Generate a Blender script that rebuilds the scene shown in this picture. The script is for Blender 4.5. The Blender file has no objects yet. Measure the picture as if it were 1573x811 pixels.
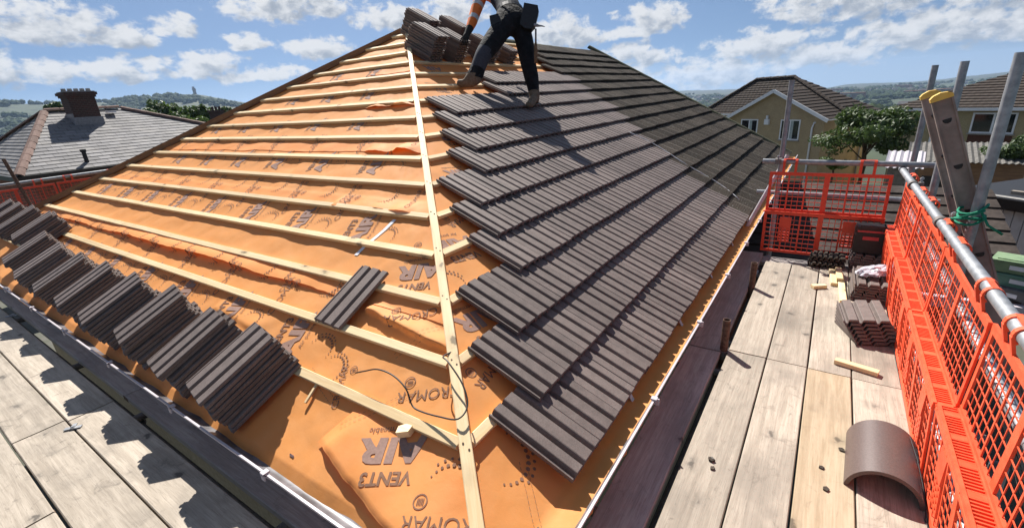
import bpy, bmesh, math, random
from mathutils import Vector, Matrix, noise
random.seed(7)
SC = bpy.context.scene
COL = SC.collection
rad = math.radians

# ------------------------------------------------------------------ camera
FPX, PW, PH = 710.36, 1573.0, 811.0
CAM = Vector((1.0168, -1.0684, 1.2611))
AX_R = Vector((0.83187, 0.55168, -0.06032)).normalized()
AX_F = Vector((-0.53700, 0.77274, -0.33839)).normalized()
AX_U = AX_R.cross(AX_F).normalized()
cd = bpy.data.cameras.new('camera')
cd.sensor_width = 36.0
cd.lens = 36.0 * FPX / PW
cd.clip_start = 0.05
cd.clip_end = 20000
cam = bpy.data.objects.new('camera', cd)
COL.objects.link(cam)
cam.matrix_world = Matrix((
    (AX_R.x, AX_U.x, -AX_F.x, CAM.x),
    (AX_R.y, AX_U.y, -AX_F.y, CAM.y),
    (AX_R.z, AX_U.z, -AX_F.z, CAM.z),
    (0, 0, 0, 1)))
SC.camera = cam

def at(px, py, d):
    """a point at depth d in front of the camera, on the line of sight of a photo pixel"""
    return CAM + (AX_F + AX_R * ((px - PW / 2) / FPX) - AX_U * ((py - PH / 2) / FPX)) * d

# ------------------------------------------------------------------ light
SUN_V = Vector((-0.72, 0.64, 1.0)).normalized()      # towards the sun
SUN_EL = math.asin(SUN_V.z)
SUN_AZ = math.atan2(SUN_V.x, SUN_V.y)
sd = bpy.data.lights.new('sun', 'SUN')
sd.energy = 5.0
sd.angle = rad(0.53)
sd.color = (1.0, 0.955, 0.89)
sun = bpy.data.objects.new('sun', sd)
COL.objects.link(sun)
sun.rotation_euler = (-SUN_V).to_track_quat('-Z', 'Y').to_euler()
SKY_STRENGTH = 0.05
SC.view_settings.view_transform = 'Standard'
SC.view_settings.look = 'None'
SC.view_settings.exposure = 0.86
SC.view_settings.gamma = 1.0
SC.render.engine = 'CYCLES'
SC.cycles.max_bounces = 6
SC.cycles.volume_bounces = 0
SC.cycles.use_denoising = True


class NT:
    """small helper to write node trees"""
    def __init__(self, tree):
        self.t = tree
        self.n = tree.nodes
        self.l = tree.links

    def node(self, kind, **kw):
        nd = self.n.new(kind)
        for k, v in kw.items():
            setattr(nd, k, v)
        return nd

    def put(self, sock, v):
        if hasattr(v, 'is_linked') or hasattr(v, 'links'):
            self.l.new(v, sock)
        elif isinstance(v, (tuple, list)) and len(v) == 3 and sock.type == 'RGBA':
            sock.default_value = (*v, 1)
        else:
            sock.default_value = v

    def m(self, op, a, b=None, c=None, clamp=False):
        nd = self.node('ShaderNodeMath', operation=op)
        nd.use_clamp = clamp
        self.put(nd.inputs[0], a)
        if b is not None:
            self.put(nd.inputs[1], b)
        if c is not None:
            self.put(nd.inputs[2], c)
        return nd.outputs[0]

    def vm(self, op, a, b=None):
        nd = self.node('ShaderNodeVectorMath', operation=op)
        self.put(nd.inputs[0], a)
        if b is not None:
            self.put(nd.inputs[1], b)
        return nd.outputs[0]

    def mix(self, f, a, b, blend='MIX'):
        nd = self.node('ShaderNodeMix', data_type='RGBA', blend_type=blend)
        self.put(nd.inputs[0], f)
        self.put(nd.inputs[6], a)
        self.put(nd.inputs[7], b)
        return nd.outputs[2]

    def smooth(self, x, lo, hi):
        nd = self.node('ShaderNodeMapRange', interpolation_type='SMOOTHSTEP')
        self.put(nd.inputs[0], x)
        nd.inputs[1].default_value = lo
        nd.inputs[2].default_value = hi
        return nd.outputs[0]

    def noise(self, vec, scale, detail=4, rough=0.55, dist=0.0):
        nd = self.node('ShaderNodeTexNoise')
        self.put(nd.inputs['Vector'], vec)
        nd.inputs['Scale'].default_value = scale
        nd.inputs['Detail'].default_value = detail
        nd.inputs['Roughness'].default_value = rough
        nd.inputs['Distortion'].default_value = dist
        return nd.outputs['Fac']

    def comb(self, x, y, z=0.0):
        nd = self.node('ShaderNodeCombineXYZ')
        for i, v in enumerate((x, y, z)):
            self.put(nd.inputs[i], v)
        return nd.outputs[0]


# ------------------------------------------------------------------ sky with cumulus clouds
world = bpy.data.worlds.new('World')
SC.world = world
world.use_nodes = True
wn = NT(world.node_tree)
wn.n.clear()
# clouds: azimuth, elevation, half width, half height (degrees)
CLOUDS = [(-77, 7.6, 8.5, 2.2), (-71, 7.0, 4.5, 1.6), (-66.5, 7.9, 2.4, 1.4), (-56, 9.9, 6.8, 2.3), (-80, 4.2, 6, 1.6),
          (-72, 4.3, 6, 1.3), (-65, 4.4, 5, 1.5), (-60.6, 6.6, 2.6, 1.3), (-54.3, 6.0, 4.4, 1.5), (-60, 3.6, 6, 1.2), (-46.5, 8.5, 4.2, 1.6),
          (-39.5, 9.0, 4, 2.2), (-27.5, 6.0, 4.2, 3.0), (-17.5, 6.7, 4.2, 1.8), (-21, 5.6, 4, 0.9), (-19.3, 3.3, 5.0, 1.7),
          (-12, 1.0, 6.5, 2.2), (-21, 0.9, 6, 1.7), (0, 6.4, 9, 2.6), (8, 8.0, 10, 3.2), (-3, 1.9, 7, 2.2), (6, 3.0, 8, 2.4), (13, 5.2, 9, 3), (3, 7.6, 12, 3.2), (11, 8.6, 10, 3.4), (11, 2.6, 6, 2.0), (-7, 3.4, 6, 1.6),
          (-70, 12.8, 8, 1.6), (-30, 13.5, 7, 1.8), (24, 4.5, 9, 2.6), (-93, 6.0, 8, 2.4)]
grp = bpy.data.node_groups.new('cloud_density', 'ShaderNodeTree')
grp.interface.new_socket('az', in_out='INPUT', socket_type='NodeSocketFloat')
grp.interface.new_socket('el', in_out='INPUT', socket_type='NodeSocketFloat')
grp.interface.new_socket('density', in_out='OUTPUT', socket_type='NodeSocketFloat')
g = NT(grp)
gi = g.node('NodeGroupInput')
go = g.node('NodeGroupOutput')
az, el = gi.outputs[0], gi.outputs[1]
wv = g.noise(g.comb(g.m('MULTIPLY', az, 0.16), g.m('MULTIPLY', el, 0.40), 3.3), 1.0, 3, 0.5)
wv2 = g.noise(g.comb(g.m('MULTIPLY', az, 0.16), g.m('MULTIPLY', el, 0.40), 9.1), 1.0, 3, 0.5)
azw = g.m('ADD', az, g.m('MULTIPLY', g.m('SUBTRACT', wv, 0.5), 5.0))
elw = g.m('ADD', el, g.m('MULTIPLY', g.m('SUBTRACT', wv2, 0.5), 2.2))
acc = None
for (a, e, w, h) in CLOUDS:
    dx = g.m('DIVIDE', g.m('SUBTRACT', azw, a), w)
    dy = g.m('DIVIDE', g.m('SUBTRACT', elw, e), h)
    # flatter below than above
    dy = g.m('MULTIPLY', dy, g.m('ADD', 1.25, g.m('MULTIPLY', g.m('SIGN', dy), -0.25)))
    r2 = g.m('ADD', g.m('MULTIPLY', dx, dx), g.m('MULTIPLY', dy, dy))
    v = g.m('SUBTRACT', 1.0, r2)
    acc = v if acc is None else g.m('MAXIMUM', acc, v)
fine = g.noise(g.comb(g.m('MULTIPLY', az, 0.56), g.m('MULTIPLY', el, 0.80), 5.0), 1.0, 7, 0.58, 0.2)
acc = g.m('MAXIMUM', acc, -1.3)
dens = g.m('ADD', g.m('MULTIPLY', acc, 1.0), g.m('MULTIPLY', g.m('SUBTRACT', fine, 0.50), 3.7))
g.l.new(dens, go.inputs[0])

tc = wn.node('ShaderNodeTexCoord')
sep = wn.node('ShaderNodeSeparateXYZ')
wn.l.new(tc.outputs['Generated'], sep.inputs[0])
AZ = wn.m('MULTIPLY', wn.m('ARCTAN2', sep.outputs[0], sep.outputs[1]), 57.2958)
EL = wn.m('MULTIPLY', wn.m('ARCSINE', sep.outputs[2]), 57.2958)
sky = wn.node('ShaderNodeTexSky', sky_type='NISHITA')
sky.sun_disc = False
sky.sun_elevation = SUN_EL
sky.sun_rotation = SUN_AZ
sky.altitude = 150
sky.air_density = 1.0
sky.dust_density = 0.25
sky.ozone_density = 3.0
zc = wn.m('ADD', wn.m('MULTIPLY', wn.m('MAXIMUM', sep.outputs[2], -0.02), 0.85), 0.20)
wn.l.new(wn.comb(sep.outputs[0], sep.outputs[1], zc), sky.inputs[0])

def dens_at(da, de):
    nd = wn.node('ShaderNodeGroup')
    nd.node_tree = grp
    wn.put(nd.inputs[0], wn.m('ADD', AZ, da))
    wn.put(nd.inputs[1], wn.m('ADD', EL, de))
    return nd.outputs[0]

D0 = dens_at(0.0, 0.0)
D1 = dens_at(-0.9, 0.95)
alpha = wn.smooth(D0, -0.05, 0.75)
alpha = wn.m('MULTIPLY', alpha, 0.96)
shade = wn.smooth(D1, 0.1, 1.45)
ccol = wn.mix(shade, (8.8, 8.9, 9.1), (4.1, 4.6, 5.4))
# thin veil of far cloud low over the horizon
veil = wn.m('MULTIPLY', wn.m('SUBTRACT', 1.0, wn.smooth(EL, -0.5, 4.0)), 0.35)
base = wn.mix(veil, sky.outputs[0], (6.6, 7.5, 8.6))
full = wn.mix(alpha, base, ccol)
bg = wn.node('ShaderNodeBackground')
wn.l.new(full, bg.inputs[0])
bg.inputs[1].default_value = SKY_STRENGTH
# high overhead the same broken cloud, drawn more simply
hn = wn.noise(wn.comb(wn.m('MULTIPLY', AZ, 0.045), wn.m('MULTIPLY', EL, 0.10), 1.7), 1.0, 3, 0.6)
high = wn.mix(wn.m('MULTIPLY', wn.smooth(hn, 0.50, 0.66), 0.9), sky.outputs[0], (7.6, 7.8, 8.1))
bg2 = wn.node('ShaderNodeBackground')
wn.l.new(high, bg2.inputs[0])
bg2.inputs[1].default_value = SKY_STRENGTH
ms = wn.node('ShaderNodeMixShader')
wn.l.new(wn.smooth(EL, 14.0, 19.0), ms.inputs[0])
wn.l.new(bg.outputs[0], ms.inputs[1])
wn.l.new(bg2.outputs[0], ms.inputs[2])
wo = wn.node('ShaderNodeOutputWorld')
wn.l.new(ms.outputs[0], wo.inputs[0])
world.cycles.sampling_method = 'MANUAL'
world.cycles.sample_map_resolution = 512

# ------------------------------------------------------------------ mesh helpers
class MB:
    def __init__(self):
        self.v, self.f, self.mi = [], [], []

    def add(self, vs, fs, mi=0):
        o = len(self.v)
        self.v += [tuple(p) for p in vs]
        self.f += [tuple(i + o for i in q) for q in fs]
        self.mi += [mi] * len(fs)

    def box(self, a, b, M=None, mi=0):
        x0, y0, z0 = a
        x1, y1, z1 = b
        vs = [(x0, y0, z0), (x1, y0, z0), (x1, y1, z0), (x0, y1, z0), (x0, y0, z1), (x1, y0, z1), (x1, y1, z1), (x0, y1, z1)]
        if M is not None:
            vs = [M @ Vector(p) for p in vs]
        self.add(vs, [(0, 3, 2, 1), (4, 5, 6, 7), (0, 1, 5, 4), (1, 2, 6, 5), (2, 3, 7, 6), (3, 0, 4, 7)], mi)

    def bar(self, p, q, w, h, up=(0, 0, 1), mi=0):
        """rectangular bar from p to q, w across, h along 'up'"""
        p, q = Vector(p), Vector(q)
        d = (q - p)
        L = d.length
        d.normalize()
        s = d.cross(Vector(up))
        if s.length < 1e-6:
            s = d.cross(Vector((1, 0, 0)))
        s.normalize()
        u = s.cross(d)
        M = Matrix(((d.x, s.x, u.x, p.x), (d.y, s.y, u.y, p.y), (d.z, s.z, u.z, p.z), (0, 0, 0, 1)))
        self.box((0, -w / 2, -h / 2), (L, w / 2, h / 2), M, mi)

    def tube(self, pts, r, n=10, cap=True, mi=0):
        pts = [Vector(p) for p in pts]
        rs = r if isinstance(r, (list, tuple)) else [r] * len(pts)
        vs, fs = [], []
        prev = None
        for i, p in enumerate(pts):
            d = (pts[min(i + 1, len(pts) - 1)] - pts[max(i - 1, 0)]).normalized()
            if prev is None:
                a = d.orthogonal().normalized()
            else:
                a = (prev - d * prev.dot(d)).normalized()
            prev = a
            b = d.cross(a)
            for k in range(n):
                t = 2 * math.pi * k / n
                vs.append(p + (a * math.cos(t) + b * math.sin(t)) * rs[i])
        for i in range(len(pts) - 1):
            for k in range(n):
                k2 = (k + 1) % n
                fs.append((i * n + k, i * n + k2, (i + 1) * n + k2, (i + 1) * n + k))
        if cap:
            fs.append(tuple(range(n - 1, -1, -1)))
            e = (len(pts) - 1) * n
            fs.append(tuple(range(e, e + n)))
        self.add(vs, fs, mi)

    def hollow(self, p, q, r, t, n=16, mi=0):
        """tube with an open bore"""
        p, q = Vector(p), Vector(q)
        d = (q - p).normalized()
        a = d.orthogonal().normalized()
        b = d.cross(a)
        vs = []
        for (c, rr) in ((p, r), (q, r), (q, r - t), (p, r - t)):
            for k in range(n):
                th = 2 * math.pi * k / n
                vs.append(c + (a * math.cos(th) + b * math.sin(th)) * rr)
        fs = []
        for i in range(4):
            j = (i + 1) % 4
            for k in range(n):
                k2 = (k + 1) % n
                fs.append((i * n + k, i * n + k2, j * n + k2, j * n + k))
        self.add(vs, fs, mi)

    def prism(self, poly, h0, h1, M, mi=0):
        """2-D polygon extruded along local z"""
        n = len(poly)
        vs = [M @ Vector((x, y, h0)) for x, y in poly] + [M @ Vector((x, y, h1)) for x, y in poly]
        fs = [tuple(range(n - 1, -1, -1)), tuple(range(n, 2 * n))]
        fs += [(i, (i + 1) % n, n + (i + 1) % n, n + i) for i in range(n)]
        self.add(vs, fs, mi)

    def mesh(self, name, mats, smooth=False, angle=None):
        me = bpy.data.meshes.new(name)
        me.from_pydata(self.v, [], self.f)
        if not isinstance(mats, (list, tuple)):
            mats = [mats]
        for m in mats:
            me.materials.append(m)
        if len(mats) > 1:
            me.polygons.foreach_set('material_index', self.mi)
        me.update()
        bm = bmesh.new()
        bm.from_mesh(me)
        bmesh.ops.recalc_face_normals(bm, faces=bm.faces)
        bm.to_mesh(me)
        bm.free()
        if smooth:
            me.polygons.foreach_set('use_smooth', [True] * len(me.polygons))
            if angle:
                me.set_sharp_from_angle(angle=angle)
        return me


def obj(name, me, parent=None, M=None):
    o = bpy.data.objects.new(name, me)
    COL.objects.link(o)
    if parent is not None:
        o.parent = parent
        o.matrix_parent_inverse = parent.matrix_basis.inverted()
    if M is not None:
        o.matrix_basis = M
    return o


def tag(o, label=None, cat=None, group=None, kind=None):
    if label:
        o['label'] = label
    if cat:
        o['category'] = cat
    if group:
        o['group'] = group
    if kind:
        o['kind'] = kind
    return o


def empty(name, loc, rz=0.0):
    o = bpy.data.objects.new(name, None)
    COL.objects.link(o)
    o.empty_display_size = 0.1
    o.matrix_basis = Matrix.Translation(Vector(loc)) @ Matrix.Rotation(rz, 4, 'Z')
    return o


def part(name, mb, mat, parent, smooth=False, angle=None, M=None):
    """mb holds world coordinates; the parent is an empty or mesh anywhere"""
    return obj(name, mb.mesh(name, mat, smooth, angle), parent, M)


def lpart(name, mb, mat, parent, smooth=False, angle=None):
    """mb holds the parent's local coordinates"""
    o = bpy.data.objects.new(name, mb.mesh(name, mat, smooth, angle))
    COL.objects.link(o)
    o.parent = parent
    return o


def frame(ox, ax, ay, az_):
    return Matrix(((ax.x, ay.x, az_.x, ox.x), (ax.y, ay.y, az_.y, ox.y), (ax.z, ay.z, az_.z, ox.z), (0, 0, 0, 1)))


# ------------------------------------------------------------------ materials
def mat(name):
    m = bpy.data.materials.new(name)
    m.use_nodes = True
    t = NT(m.node_tree)
    b = t.n['Principled BSDF']
    return m, t, b


def coords(t, rand=True):
    tc_ = t.node('ShaderNodeTexCoord')
    v = tc_.outputs['Object']
    if rand:
        oi = t.node('ShaderNodeObjectInfo')
        r = oi.outputs['Random']
        off = t.comb(t.m('MULTIPLY', r, 37.0), t.m('MULTIPLY', r, 91.0), t.m('MULTIPLY', r, 53.0))
        return t.vm('ADD', v, off), r
    return v, None


def bump(t, b, h, strength=0.3, dist=0.01):
    nd = t.node('ShaderNodeBump')
    nd.inputs['Strength'].default_value = strength
    nd.inputs['Distance'].default_value = dist
    t.l.new(h, nd.inputs['Height'])
    t.l.new(nd.outputs[0], b.inputs['Normal'])


def speckled(name, c1, c2, scale=40, rough=0.7, bs=0.25, bd=0.003, vary=0.12, detail=5, metallic=0.0):
    m, t, b = mat(name)
    v, r = coords(t)
    n = t.noise(v, scale, detail, 0.6)
    n2 = t.noise(v, scale * 0.12, 3, 0.5)
    c = t.mix(t.smooth(n, 0.3, 0.7), c1, c2)
    k = t.m('ADD', 1.0 - vary, t.m('MULTIPLY', t.m('ADD', n2, t.m('MULTIPLY', r, 0.6)), vary * 1.25))
    c = t.mix(1.0, c, t.comb(k, k, k), 'MULTIPLY')
    t.l.new(c, b.inputs['Base Color'])
    b.inputs['Roughness'].default_value = rough
    b.inputs['Metallic'].default_value = metallic
    b.inputs['Specular IOR Level'].default_value = 0.5 if rough < 0.56 else 0.22
    bump(t, b, n, bs, bd)
    return m


def wood(name, light, dark, knots=True, weather=0.5, grain=1.0, rough=0.75):
    """grain runs along local x"""
    m, t, b = mat(name)
    v, r = coords(t)
    mp = t.node('ShaderNodeMapping')
    mp.inputs['Scale'].default_value = (1.1, 22 * grain, 22 * grain)
    t.l.new(v, mp.inputs[0])
    warp = t.noise(v, 3.0, 2, 0.5)
    g1 = t.noise(mp.outputs[0], 1.4, 6, 0.65, 0.8)
    g2 = t.noise(mp.outputs[0], 5.0, 5, 0.7, 0.4)
    big = t.noise(v, 2.2, 4, 0.6)
    f = t.m('ADD', t.m('MULTIPLY', g1, 0.65), t.m('MULTIPLY', g2, 0.35))
    c = t.mix(t.smooth(f, 0.38, 0.62), dark, light)
    c = t.mix(t.m('MULTIPLY', t.smooth(big, 0.42, 0.75), weather), c, tuple(0.45 * x for x in light))
    scuff = t.noise(v, 9.0, 6, 0.72, 1.2)
    c = t.mix(t.m('MULTIPLY', t.smooth(scuff, 0.56, 0.74), weather), c, tuple(0.42 * x for x in dark))
    k = t.m('ADD', 0.80, t.m('MULTIPLY', r, 0.32))
    c = t.mix(1.0, c, t.comb(k, k, t.m('MULTIPLY', k, 0.98)), 'MULTIPLY')
    mp3 = t.node('ShaderNodeMapping')
    mp3.inputs['Scale'].default_value = (0.9, 34, 34)
    t.l.new(v, mp3.inputs[0])
    crack = t.noise(mp3.outputs[0], 2.0, 5, 0.6, 1.4)
    line = t.m('SUBTRACT', 1.0, t.smooth(t.m('ABSOLUTE', t.m('SUBTRACT', crack, 0.5)), 0.004, 0.022))
    c = t.mix(t.m('MULTIPLY', line, 0.5 * weather), c, tuple(0.35 * x for x in dark))
    if knots:
        mp2 = t.node('ShaderNodeMapping')
        mp2.inputs['Scale'].default_value = (4.6, 7.5, 0.0)
        t.l.new(v, mp2.inputs[0])
        vo = t.node('ShaderNodeTexVoronoi')
        vo.inputs['Scale'].default_value = 1.0
        vo.inputs['Randomness'].default_value = 1.0
        wv_ = t.node('ShaderNodeVectorMath', operation='ADD')
        t.l.new(mp2.outputs[0], wv_.inputs[0])
        t.l.new(t.comb(t.m('MULTIPLY', t.noise(v, 14.0, 3, 0.6), 0.5), t.m('MULTIPLY', t.noise(v, 17.0, 3, 0.6), 0.5), 0), wv_.inputs[1])
        t.l.new(wv_.outputs[0], vo.inputs['Vector'])
        sepc = t.node('ShaderNodeSeparateColor')
        t.l.new(vo.outputs['Color'], sepc.inputs[0])
        on = t.m('GREATER_THAN', sepc.outputs[0], 0.30)
        kn = t.m('MULTIPLY', t.m('ADD', t.m('MULTIPLY', t.m('SUBTRACT', 1.0, t.smooth(vo.outputs['Distance'], 0.07, 0.16)), 0.75), t.m('MULTIPLY', t.m('SUBTRACT', 1.0, t.smooth(vo.outputs['Distance'], 0.10, 0.36)), 0.3)), on)
        c = t.mix(t.m('MULTIPLY', kn, 0.85), c, tuple(0.22 * x for x in dark))
    t.l.new(c, b.inputs['Base Color'])
    b.inputs['Roughness'].default_value = rough
    bump(t, b, f, 0.45, 0.004)
    return m


M_TILE = speckled('new_tile', (0.136, 0.107, 0.096), (0.180, 0.146, 0.132), 150, 0.6, 0.25, 0.0010, 0.48)
M_OLD, t, b = mat('weathered_tile')
v, r = coords(t)
n1 = t.noise(v, 60, 6, 0.7)
n2 = t.noise(v, 7, 4, 0.6)
vo = t.node('ShaderNodeTexVoronoi')
vo.inputs['Scale'].default_value = 26
t.l.new(v, vo.inputs['Vector'])
c = t.mix(t.smooth(n1, 0.3, 0.7), (0.046, 0.038, 0.031), (0.100, 0.082, 0.066))
c = t.mix(t.m('MULTIPLY', t.smooth(n2, 0.5, 0.72), 0.25), c, (0.075, 0.070, 0.044))
c = t.mix(t.m('MULTIPLY', t.m('LESS_THAN', vo.outputs['Distance'], 0.16), t.smooth(n2, 0.35, 0.6)), c, (0.23, 0.23, 0.21))
k = t.m('ADD', 0.72, t.m('MULTIPLY', r, 0.6))
c = t.mix(1.0, c, t.comb(k, k, k), 'MULTIPLY')
t.l.new(c, b.inputs['Base Color'])
b.inputs['Roughness'].default_value = 0.9
b.inputs['Specular IOR Level'].default_value = 0.15
bump(t, b, n1, 0.5, 0.004)

M_ORANGE, t, b = mat('orange_membrane')
v, r = coords(t, False)
n1 = t.noise(v, 9, 5, 0.6)
n2 = t.noise(v, 260, 2, 0.5)
n3 = t.noise(v, 1.6, 3, 0.5)
c = t.mix(t.smooth(n1, 0.25, 0.75), (0.89, 0.372, 0.105), (0.915, 0.415, 0.14))
c = t.mix(t.m('MULTIPLY', t.smooth(n3, 0.45, 0.75), 0.25), c, (0.88, 0.43, 0.17))
c = t.mix(t.m('MULTIPLY', t.smooth(n1, 0.64, 0.8), 0.10), c, (0.60, 0.25, 0.08))
t.l.new(c, b.inputs['Base Color'])
b.inputs['Roughness'].default_value = 0.68
b.inputs['Specular IOR Level'].default_value = 0.3
tr = t.node('ShaderNodeBsdfTranslucent')
tr.inputs[0].default_value = (0.92, 0.24, 0.03, 1)
mx = t.node('ShaderNodeMixShader')
mx.inputs[0].default_value = 0.30
t.l.new(b.outputs[0], mx.inputs[1])
t.l.new(tr.outputs[0], mx.inputs[2])
t.l.new(mx.outputs[0], [q for q in t.n if q.type == 'OUTPUT_MATERIAL'][0].inputs[0])
bh = t.m('ADD', t.m('MULTIPLY', n2, 0.25), t.noise(v, 34, 4, 0.6, 0.6))
bump(t, b, bh, 0.22, 0.004)

M_PRINT = speckled('print_ink_dark', (0.20, 0.105, 0.065), (0.27, 0.15, 0.095), 90, 0.8, 0.1, 0.001, 0.1)
M_PRINT2 = speckled('print_ink_grey', (0.27, 0.17, 0.135), (0.34, 0.215, 0.175), 90, 0.8, 0.1, 0.001, 0.1)
M_BATTEN = wood('new_pine', (0.84, 0.66, 0.40), (0.74, 0.53, 0.28), True, 0.12, 0.8, 0.7)
M_HIPWOOD = wood('brown_timber', (0.26, 0.145, 0.07), (0.16, 0.085, 0.045), False, 0.3)
M_BOARD = wood('scaffold_timber', (0.48, 0.41, 0.335), (0.335, 0.28, 0.222), True, 0.75, 0.8)
M_BOARDY = wood('yellow_scaffold_timber', (0.53, 0.42, 0.29), (0.40, 0.30, 0.19), True, 0.35, 0.8)
M_BOARDD = wood('shade_toned_scaffold_timber', (0.42, 0.375, 0.355), (0.29, 0.25, 0.235), True, 0.6, 0.8)  # darker copy of the board timber, gutter shade put into its colour
M_GALV = speckled('galvanised_steel', (0.24, 0.25, 0.265), (0.38, 0.39, 0.41), 22, 0.5, 0.2, 0.002, 0.35, 6, 0.55)
M_STEELD = speckled('dull_steel', (0.13, 0.12, 0.115), (0.22, 0.20, 0.19), 30, 0.6, 0.2, 0.001, 0.2, 5, 0.4)
M_RUST = speckled('rusty_steel', (0.085, 0.05, 0.035), (0.17, 0.11, 0.08), 40, 0.8, 0.3, 0.002, 0.2)
M_GUARD = speckled('orange_red_plastic', (0.80, 0.085, 0.026), (0.87, 0.12, 0.045), 25, 0.5, 0.06, 0.001, 0.38)
M_GUARDR = speckled('red_plastic', (0.66, 0.055, 0.022), (0.74, 0.075, 0.03), 25, 0.46, 0.06, 0.001, 0.1)
M_UPVC = speckled('white_plastic', (0.47, 0.43, 0.46), (0.56, 0.52, 0.55), 12, 0.35, 0.05, 0.001, 0.12)
M_GUTIN = speckled('dirty_gutter_lining', (0.045, 0.043, 0.046), (0.19, 0.185, 0.20), 5, 0.28, 0.15, 0.002, 0.3)
M_BLACK = speckled('black_plastic', (0.006, 0.006, 0.007), (0.013, 0.013, 0.014), 40, 0.5, 0.1, 0.001, 0.1)
M_RED = speckled('red_trim', (0.42, 0.03, 0.035), (0.5, 0.04, 0.045), 20, 0.4, 0.05, 0.001, 0.1)
M_YEL = speckled('yellow_plastic', (0.72, 0.45, 0.08), (0.80, 0.52, 0.11), 20, 0.5, 0.1, 0.001, 0.1)
M_LADDER = speckled('dusty_ladder_stile', (0.19, 0.155, 0.135), (0.29, 0.242, 0.215), 9, 0.8, 0.4, 0.003, 0.35)
M_ROPE = speckled('green_rope', (0.01, 0.17, 0.095), (0.02, 0.26, 0.15), 120, 0.7, 0.5, 0.003, 0.1)
M_RIDGE = speckled('brown_ridge_tile', (0.095, 0.064, 0.056), (0.13, 0.09, 0.08), 140, 0.45, 0.2, 0.001, 0.1)
M_BRICK, t, b = mat('dark_brick')
v, r = coords(t, False)
bt = t.node('ShaderNodeTexBrick')
t.l.new(v, bt.inputs['Vector'])
bt.inputs['Color1'].default_value = (0.085, 0.035, 0.028, 1)
bt.inputs['Color2'].default_value = (0.05, 0.028, 0.024, 1)
bt.inputs['Mortar'].default_value = (0.09, 0.075, 0.065, 1)
bt.inputs['Scale'].default_value = 4.4
bt.inputs['Mortar Size'].default_value = 0.03
mpb = t.node('ShaderNodeMapping')
mpb.inputs['Rotation'].default_value = (rad(90), 0, 0)
t.l.new(t.comb(t.m('ADD', t.node('ShaderNodeSeparateXYZ').outputs[0], 0.0), 0, 0), mpb.inputs[0])
sx = t.node('ShaderNodeSeparateXYZ')
t.l.new(v, sx.inputs[0])
t.l.new(t.comb(t.m('ADD', sx.outputs[0], sx.outputs[1]), sx.outputs[2], 0.0), bt.inputs['Vector'])
t.l.new(bt.outputs[0], b.inputs['Base Color'])
b.inputs['Roughness'].default_value = 0.9

M_RENDER = speckled('beige_render', (0.34, 0.26, 0.155), (0.43, 0.335, 0.21), 22, 0.95, 0.6, 0.01, 0.25, 6)
M_RENDER2 = speckled('olive_render', (0.31, 0.255, 0.145), (0.38, 0.315, 0.19), 22, 0.95, 0.6, 0.01, 0.2, 6)
M_BRICKW = speckled('red_brick_wall', (0.20, 0.085, 0.055), (0.29, 0.13, 0.085), 14, 0.9, 0.4, 0.004, 0.2)
M_PANEL = speckled('brown_cladding', (0.075, 0.03, 0.02), (0.10, 0.045, 0.03), 14, 0.7, 0.2, 0.002, 0.1)
M_WHITE = speckled('white_paint', (0.70, 0.71, 0.74), (0.78, 0.79, 0.81), 10, 0.45, 0.05, 0.001, 0.08)
M_GLASS, t, b = mat('window_glass')
b.inputs['Base Color'].default_value = (0.012, 0.016, 0.02, 1)
b.inputs['Roughness'].default_value = 0.06
b.inputs['Specular IOR Level'].default_value = 0.7
M_CURTAIN = speckled('net_curtain', (0.30, 0.36, 0.36), (0.42, 0.47, 0.47), 12, 0.9, 0.2, 0.003, 0.1)
M_SLATE, t, b = mat('grey_slate')
v, r = coords(t, False)
sx = t.node('ShaderNodeSeparateXYZ')
t.l.new(v, sx.inputs[0])
bt = t.node('ShaderNodeTexBrick')
t.l.new(t.comb(sx.outputs[0], sx.outputs[1], 0), bt.inputs['Vector'])
bt.inputs['Scale'].default_value = 1.0
bt.inputs['Brick Width'].default_value = 0.30
bt.inputs['Row Height'].default_value = 0.22
bt.inputs['Mortar Size'].default_value = 0.006
bt.inputs['Color1'].default_value = (0.17, 0.165, 0.165, 1)
bt.inputs['Color2'].default_value = (0.255, 0.248, 0.25, 1)
bt.inputs['Mortar'].default_value = (0.03, 0.03, 0.03, 1)
nn = t.noise(v, 1.2, 5, 0.6)
nn2 = t.noise(v, 30, 4, 0.6)
c = t.mix(t.m('MULTIPLY', t.smooth(nn, 0.42, 0.75), 0.55), bt.outputs[0], (0.36, 0.34, 0.31))
c = t.mix(t.m('MULTIPLY', t.smooth(nn2, 0.55, 0.8), 0.35), c, (0.08, 0.085, 0.07))
t.l.new(c, b.inputs['Base Color'])
b.inputs['Roughness'].default_value = 0.8
b.inputs['Specular IOR Level'].default_value = 0.25
M_RTILE = speckled('terracotta_hip_tile', (0.135, 0.088, 0.072), (0.21, 0.135, 0.112), 18, 0.85, 0.3, 0.004, 0.45)
M_FARTILE, t, b = mat('far_roof_tile')
v, r = coords(t, False)
sx = t.node('ShaderNodeSeparateXYZ')
t.l.new(v, sx.inputs[0])
wvx = t.node('ShaderNodeTexWave')
wvx.bands_direction = 'X'
wvx.inputs['Scale'].default_value = 1.05
t.l.new(v, wvx.inputs['Vector'])
nn = t.noise(v, 1.1, 4, 0.6)
nn2 = t.noise(v, 14, 4, 0.7)
c = t.mix(t.smooth(nn2, 0.3, 0.7), (0.036, 0.028, 0.024), (0.068, 0.054, 0.047))
c = t.mix(t.m('MULTIPLY', t.smooth(nn, 0.45, 0.75), 0.4), c, (0.072, 0.064, 0.05))
t.l.new(c, b.inputs['Base Color'])
b.inputs['Roughness'].default_value = 0.85
b.inputs['Specular IOR Level'].default_value = 0.15
bump(t, b, wvx.outputs['Fac'], 0.5, 0.02)
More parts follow.
